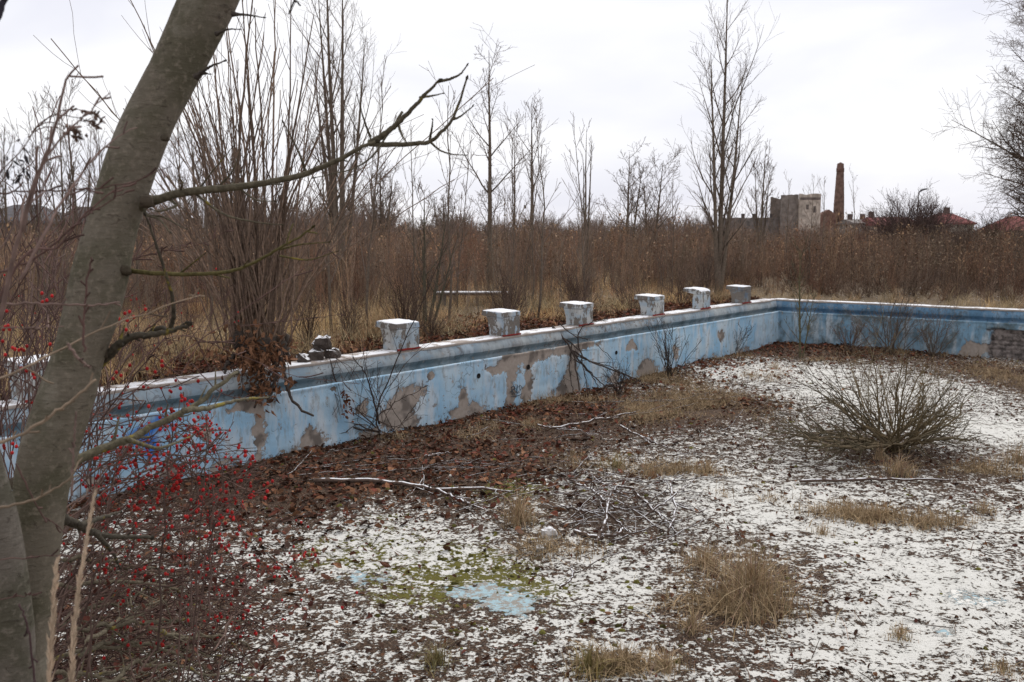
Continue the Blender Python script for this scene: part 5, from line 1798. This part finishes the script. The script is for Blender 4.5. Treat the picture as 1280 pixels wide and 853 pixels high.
# ------------------------------------------------------------------ berry bushes around the tree
def berries(mb, P, r):
    n, k = 7, 4
    th = np.arange(n) * 2 * np.pi / n
    V = [[0, 0, 1.15]]
    for i in range(1, k):
        ph = np.pi * i / k
        V += [[math.sin(ph) * math.cos(a), math.sin(ph) * math.sin(a), math.cos(ph) * 1.15] for a in th]
    V += [[0, 0, -1.15]]
    V = np.array(V)
    L = len(V) - 1
    tr = [[0, 1 + j, 1 + (j + 1) % n] for j in range(n)] + [[L, 1 + (k - 2) * n + (j + 1) % n, 1 + (k - 2) * n + j] for j in range(n)]
    q = [[1 + i * n + j, 1 + (i + 1) * n + j, 1 + (i + 1) * n + (j + 1) % n, 1 + i * n + (j + 1) % n] for i in range(k - 2) for j in range(n)]
    N = len(P)
    W = V[None] * np.broadcast_to(r, (N,))[:, None, None] + P[:, None]
    o = np.arange(N)[:, None, None] * len(V)
    mb.add(W.reshape(-1, 3), (o + np.array(q)[None]).reshape(-1, 4), (o + np.array(tr)[None]).reshape(-1, 3), np.repeat(np.array([[.40, .018, .022]]) * RNG.uniform(.55, 1.25, (N, 1)) + np.array([[.0, .012, .004]]) * RNG.uniform(0, 1, (N, 1)), len(V), axis=0))

RED_TWIG = np.array([.120, .078, .064])
root = at_y(60, 900, 3.5)
rose = thing('berry_bush', 'wide berry bush with arching red twigs and many red berries below the leaning trunk', 'bush', tuple(root))
ms, mt_, mbr = MB(), MB(), MB()
# targets of the arching stems, in the region the bush fills
targets = [(290, 560), (310, 590), (270, 530), (330, 600), (235, 520), (250, 575), (300, 640), (345, 660), (400, 700), (330, 720), (290, 680), (250, 640), (210, 600), (180, 560), (300, 760), (340, 800), (265, 720), (230, 690),
           (200, 650), (320, 690), (150, 600), (260, 800), (310, 830), (220, 760), (180, 700), (350, 740), (160, 520), (285, 610), (240, 600), (130, 640), (265, 575), (300, 575), (315, 620), (280, 645), (370, 760), (200, 800), (150, 760),
           (320, 560), (225, 545), (380, 690), (430, 755), (318, 575), (325, 590), (305, 560), (312, 600), (180, 500), (210, 515), (140, 540), (260, 500), (240, 480), (335, 610), (275, 545), (160, 575), (195, 580), (225, 620), (255, 660)]
tips = []
for (tx, ty) in targets:
    y1 = RNG.uniform(3.7, 4.9)
    bx, by = RNG.uniform(-10, 270), RNG.uniform(770, 890)
    if ty < 620 and RNG.uniform() < .5:
        bx, by = RNG.uniform(20, 80), RNG.uniform(640, 800)
    mid = (bx + (tx - bx) * .45 + RNG.normal(0, 12), by + (ty - by) * .72 - RNG.uniform(5, 40))
    P, R, Q, S = px_stem(ms, [(bx, by), mid, (tx, ty)], RNG.uniform(.0026, .0045), .0015, RED_TWIG * RNG.uniform(.5, 1.3), 3.4, y1, 5, 22, .004, (11, .35, .75, .15), mt_, RED_TWIG * .9)
    D, S2 = grow(Q, S, 2, .2, .98, .7, .45, 4, .15, .0, .7)
    tubes(mt_, D, np.maximum(S2, .0010), 3, RED_TWIG, .2)
    ends = np.concatenate([Q[:, -1], D[:, -1], D[:, -2]])
    fx = ends[RNG.uniform(0, 1, len(ends)) < .22]
    tips.append(fx)
tips = np.concatenate(tips)
# berries hang in small clusters
cl = np.concatenate([tips, tips[:180] + RNG.normal(0, .016, (min(180, len(tips)), 3)), tips[:90] + RNG.normal(0, .02, (min(90, len(tips)), 3))])
cl[:, 2] -= .012
berries(mbr, cl, RNG.uniform(.0050, .0078, len(cl)))
part('stems', ms, M_TWIG, rose)
part('twigs', mt_, M_TWIG, rose, kind='stuff')
part('berries', mbr, M_BERRY, rose, kind='stuff')
m = MB()
k = 160
P = np.array([at_y(RNG.uniform(70, 400), RNG.uniform(690, 860), RNG.uniform(3.6, 4.6)) for _ in range(k)])
leaves(m, P, RNG.uniform(.02, .055, k), np.array([[.16, .06, .045]]) * RNG.uniform(.5, 1.4, (k, 1)), .5, .7, .5, up=False)
part('leaves', m, M_LEAF, rose, smooth=False, kind='stuff')

# dead lichened brush under it
root = at_y(80, 880, 3.6)
brush = thing('dead_brush', 'heap of dead lichened grey twigs at the lower corner under the berry bush', 'brush', tuple(root))
m = MB()
for ln in [[(60, 735), (130, 728), (200, 728), (235, 745), (265, 770)], [(90, 785), (170, 780), (230, 775), (315, 776)], [(40, 830), (120, 810), (190, 810), (245, 830), (262, 850)], [(100, 820), (150, 800), (215, 812), (300, 825)],
           [(60, 860), (110, 845), (160, 838), (215, 862)], [(110, 800), (160, 770), (205, 745)], [(190, 785), (225, 797), (270, 795), (312, 812)], [(70, 840), (150, 850), (230, 855)], [(60, 790), (110, 760), (165, 750), (190, 700)],
           [(120, 860), (180, 830), (260, 840), (330, 848)], [(80, 700), (150, 705), (220, 720)]]:
    P, R, Q, S = px_stem(m, ln, .009, .0035, np.array([.20, .17, .12]) * RNG.uniform(.6, 1.15), 3.5, 4.3, 6, 20, .008, (10, .15, .7, .2))
    D, S2 = grow(Q, S, 3, .2, .95, .7, .4, 4, .12, .02, .7)
    tubes(m, D, np.maximum(S2, .0018), 3, (.18, .15, .11), .25)
part('twigs', m, M_BRANCH, brush, kind='stuff')

# thin dark tangle behind (fills the lower corner)
m = MB()
n = 900
P = np.array([at_y(-20 + 330 * RNG.uniform(0, 1) ** 1.3, 890 - 190 * RNG.uniform(0, 1) ** 1.2, RNG.uniform(4.0, 4.9)) for _ in range(n)])
P[:, 2] = np.maximum(P[:, 2], .05)
d = nrm(RNG.normal(0, 1, (n, 3)) * [1, .8, .45]) * RNG.uniform(.05, .28, (n, 1))
tubes(m, np.stack([P - d, P + RNG.normal(0, .02, (n, 3)), P + d], 1), np.tile([.0028, .0024, .0012], (n, 1)), 3, np.array([[.075, .042, .036]]) * RNG.uniform(.5, 1.6, (n, 1)))
part('thin_tangle', m, M_TWIG, brush, kind='stuff')

# tall bare briar in front of and behind the trunk
root = at_y(-60, 900, 2.6)
briar = thing('briar', 'tall bare briar with long pinkish shoots crossing the leaning trunk', 'briar', tuple(root))
ms, mt_, mbr = MB(), MB(), MB()
PINK = np.array([.20, .138, .118])
REDB = np.array([.125, .076, .066])
TAN = np.array([.30, .225, .16])
L = [([(-30, 520), (0, 398), (22, 300), (40, 238), (58, 195), (72, 150), (80, 105), (98, 82)], .0055, .002, PINK, 2.1, 2.1),
     ([(25, 350), (60, 285), (75, 255), (105, 215), (140, 175), (172, 160)], .0035, .0012, PINK, 2.1, 2.3),
     ([(30, 290), (40, 245), (60, 195), (95, 155), (122, 130), (138, 116)], .003, .001, PINK * 1.1, 2.1, 2.1),
     ([(-20, 410), (30, 320), (70, 310), (100, 275), (140, 240), (165, 228)], .0035, .0015, REDB, 2.2, 2.3),
     ([(-20, 245), (20, 240), (90, 238), (160, 229), (215, 208)], .0025, .001, REDB, 2.2, 2.2),
     ([(0, 340), (50, 320), (100, 275), (137, 252), (160, 238)], .0028, .001, REDB, 2.25, 2.25),
     ([(-20, 580), (40, 545), (85, 520), (118, 475), (60, 470)], .001, .001, TAN, 2.0, 2.0),
     ([(-20, 480), (20, 465), (70, 440), (120, 415), (180, 392), (240, 372), (256, 370)], .0032, .0012, TAN * .8, 2.2, 2.6),
     ([(-20, 560), (30, 542), (80, 508), (120, 475)], .0042, .003, TAN, 2.1, 2.2),
     ([(80, 430), (100, 455), (112, 480), (60, 510), (30, 540)], .001, .001, TAN, 2.1, 2.1),
     ([(85, 430), (100, 450), (113, 460)], .0035, .0025, PINK, 2.1, 2.1),
     ([(5, 380), (60, 380), (110, 382), (150, 378)], .0032, .002, PINK, 2.2, 2.3),
     ([(-10, 410), (40, 410), (80, 408)], .002, .0012, PINK, 2.2, 2.2),
     ([(105, 440), (105, 400), (108, 360), (114, 322)], .003, .0022, REDB, 2.3, 2.3),
     ([(90, 620), (92, 560), (95, 515)], .0028, .002, PINK, 2.3, 2.3),
     ([(-20, 640), (40, 625), (85, 600), (100, 575)], .0035, .002, TAN * .8, 2.2, 2.3),
     ([(20, 580), (50, 640), (70, 655), (110, 690)], .002, .001, REDB, 2.3, 2.4),
     ([(-10, 750), (30, 745), (50, 742)], .0015, .001, REDB, 2.3, 2.3),
     ([(0, 700), (60, 695), (150, 690)], .0015, .001, REDB, 2.3, 2.4),
     ([(24, 755), (35, 785), (42, 840), (48, 880)], .0022, .003, np.array([.08, .05, .05]), 2.4, 2.4),
     ([(130, 520), (230, 440), (330, 370), (380, 335), (430, 300)], .0022, .001, REDB, 3.2, 3.6),
     ([(150, 480), (220, 420), (300, 445), (370, 470), (450, 480)], .0020, .001, REDB, 3.2, 3.8),
     ([(240, 455), (275, 490), (310, 500), (330, 503)], .0022, .001, REDB, 3.3, 3.5),
     ([(100, 560), (160, 480), (200, 430), (215, 410)], .0028, .0012, REDB * .8, 3.1, 3.3),
     ([(100, 545), (190, 520), (240, 535), (300, 570)], .0022, .001, REDB, 3.2, 3.5),
     ([(180, 415), (205, 395), (215, 375), (207, 345), (195, 300), (185, 262)], .0028, .0012, REDB, 3.05, 3.05),
     ([(160, 325), (210, 312), (250, 302)], .0018, .001, REDB, 3.1, 3.2),
     ([(130, 345), (180, 320), (250, 305), (290, 285)], .0015, .001, REDB, 3.2, 3.3),
     ([(300, 408), (370, 400), (430, 393)], .0016, .001, REDB, 3.5, 3.8)]
tipb = []
for pts, r0, r1, c, ya, yb in L:
    if pts[-1] in [(60, 470), (30, 540)]:
        continue
    P, R, Q, S = px_stem(ms, pts, r0, r1, c * RNG.uniform(.8, 1.1), ya, yb, 6, 26, .0014, (6, .2, .7, .10), mt_, c * .8)
    tipb.append(Q[:, -1])
# many finer shoots
for k in range(64):
    x0, y0 = RNG.uniform(-40, 120), RNG.uniform(420, 660)
    x1, y1 = x0 + RNG.normal(25, 55), y0 - RNG.uniform(120, 330)
    ya = RNG.uniform(3.1, 5.2)
    c = (REDB if RNG.uniform() < .55 else PINK * .8) * RNG.uniform(.6, 1.1)
    P, R, Q, S = px_stem(ms, [(x0, y0 + 60), (x0 + (x1 - x0) * .3, (y0 * .6 + y1 * .4)), (x1, y1)], RNG.uniform(.0018, .0042), .0012, c * RNG.uniform(.6, 1.1), ya, ya + .4, 5, 18, .006, (10, .15, .6, .2), mt_, c)
    if RNG.uniform() < .5:
        tipb.append(Q[RNG.uniform(0, 1, len(Q)) < .3, -1])
tipb = np.concatenate(tipb)
scr = np.array([at_y(RNG.normal(x, 9), RNG.normal(y, 8), 3.2) for x, y, k in [(155, 400, 6), (20, 440, 8), (75, 420, 4), (10, 405, 5), (60, 370, 4), (160, 395, 4), (200, 450, 5), (150, 465, 4), (45, 470, 5), (15, 560, 6)] for _ in range(k)])
berries(mbr, scr, .0058)
part('stems', ms, M_TWIG, briar)
part('twigs', mt_, M_TWIG, briar, kind='stuff')
part('berries', mbr, M_BERRY, briar, kind='stuff')

# shoots along the wall edge between trunk and clump
root = pw(17.0, -.5, DECK)
sh = thing('shoots', 'tangle of thin red brown shoots along the wall edge between trunk and shrub clump', 'shrub', tuple(root))
ms, mt_, mbr = MB(), MB(), MB()
tb = []
for k in range(46):
    t = RNG.uniform(14.9, 18.6)
    b_ = pw(t, RNG.uniform(-1.6, -.25), GZ)
    h_ = RNG.uniform(.3, 1.5)
    dr = np.array([RNG.normal(.10, .45), RNG.normal(-.15, .35), 1.0])
    P = spline([b_, b_ + dr * h_ * .5 + RNG.normal(0, .05, 3), b_ + dr * h_ + np.array([RNG.normal(.1, .25), RNG.normal(-.1, .2), -.15 * h_])], 16)
    P[1:] += np.cumsum(RNG.normal(0, .004, (15, 3)), 0)
    R = sp1([.006, .004, .0018], 16)[None] * RNG.uniform(.6, 1.1)
    c_ = REDB * RNG.uniform(.6, 1.3)
    tubes(ms, P[None], R, 5, c_)
    Q, S = grow(P[None], R, 10, .2, .97, .65, .26, 5, .1, .03, .6)
    tubes(mt_, Q, np.maximum(S, .0018), 3, c_, .2)
    D, S2 = grow(Q, S, 3, .2, .97, .6, .45, 4, .12, .02, .6)
    tubes(mt_, D, np.maximum(S2, .0014), 3, c_, .2)
    tb.append(Q[RNG.uniform(0, 1, len(Q)) < .12, -1])
berries(mbr, np.concatenate(tb), .009)
lv = np.concatenate([pw(RNG.uniform(14.9, 18.6, 320), RNG.uniform(-1.6, -.1, 320), GZ + np.abs(RNG.normal(.12, .14, 320)))])
part('stems', ms, M_TWIG, sh)
part('twigs', mt_, M_TWIG, sh, kind='stuff')
part('berries', mbr, M_BERRY, sh, kind='stuff')
m = MB()
leaves(m, lv, RNG.uniform(.04, .09, 320), np.array([[.20, .10, .06]]) * RNG.uniform(.5, 1.3, (320, 1)), .6, .7, .5, up=False)
part('leaves', m, M_LEAF, sh, smooth=False, kind='stuff')

# ------------------------------------------------------------------ dry stalks close to the camera
def seed_head(mb, P, R, n, ln, col):
    """spikelets lying along the top of a stem P (K,3)"""
    K = len(P)
    x = RNG.uniform(0, K - 1.001, n)
    i = x.astype(int)
    f = (x - i)[:, None]
    B = P[i] * (1 - f) + P[i + 1] * f
    T = nrm(P[i + 1] - P[i])
    d = nrm(T + RNG.normal(0, .13, (n, 3)))
    L_ = ln * RNG.uniform(.5, 1.2, (n, 1)) * (1.05 - .6 * (x / K))[:, None]
    tubes(mb, np.stack([B, B + d * L_ * .5, B + d * L_], 1), np.tile([.0006, .0013, .0003], (n, 1)), 4, col * RNG.uniform(.6, 1.2, (n, 1)))

CREAM = np.array([[.58, .45, .33]])
for pts, lb, span in [([(88, 880), (92, 800), (98, 740), (107, 680), (118, 620)], 'tall dry reed grass plume standing close in front of the trunk', .2),
                      ([(60, 900), (62, 830), (66, 780), (68, 740), (71, 705)], 'shorter dry reed grass plume beside the taller one', .3)]:
    st = thing('reed_grass', lb, 'reed grass', tuple(at_y(pts[0][0], pts[0][1] + 60, 1.9)))
    m = MB()
    P, R, _, _ = px_stem(m, [(pts[0][0] - 6, pts[0][1] + 60)] + pts, .0014, .0006, CREAM[0] * .8, 1.9, 1.9, 5, 30, .0005)
    part('stem', m, M_GRASS, st)
    m = MB()
    seed_head(m, P[0][int(30 * span):], R, 620, .034, CREAM)
    part('seed_head', m, M_GRASS, st)

# drooping feathery seed head at the upper edge
st = thing('reed_plume', 'dried brown feathery plume drooping over thin shoots near the trunk', 'reed', tuple(at_y(-60, 330, 2.3)))
m = MB()
DK = np.array([.10, .065, .05])
arcs = [[(-60, 330), (-10, 232), (25, 190), (50, 155), (75, 140), (95, 137), (118, 143), (128, 152)], [(40, 165), (65, 146), (90, 146), (110, 152), (122, 160)], [(45, 160), (62, 153), (80, 158), (98, 165)],
        [(35, 172), (52, 160), (70, 160), (90, 170), (100, 172)]]
Ps = []
for a in arcs:
    P, R, _, _ = px_stem(m, a, .0014, .0008, DK, 2.3, 2.25, 5, 30, .0008)
    Ps.append(P[0])
part('stem', m, M_GRASS, st)
m = MB()
for P in Ps:
    seed_head(m, P[-9:], None, 46, .022, DK[None] * 1.5)
    k = 22
    i = RNG.integers(20, 30, k)
    leaves(m, P[i] + RNG.normal(0, .005, (k, 3)), RNG.uniform(.007, .016, k), np.tile(DK * 1.3, (k, 1)) * RNG.uniform(.6, 1.3, (k, 1)), .8, .3, .45, up=False)
part('seed_head', m, M_LEAF, st, smooth=False)
m = MB()
k = 42
P = np.array([at_y(RNG.normal(22, 12), RNG.normal(208, 16), 2.3) for _ in range(k)])
P[:, 2] += (P[:, 0] - P[:, 0].mean()) * .5
leaves(m, P, RNG.uniform(.010, .026, k), np.array([[.035, .03, .032]]) * RNG.uniform(.6, 1.6, (k, 1)), .8, .3, .3, up=False)
part('dark_seeds', m, M_LEAF, st, smooth=False, kind='stuff')
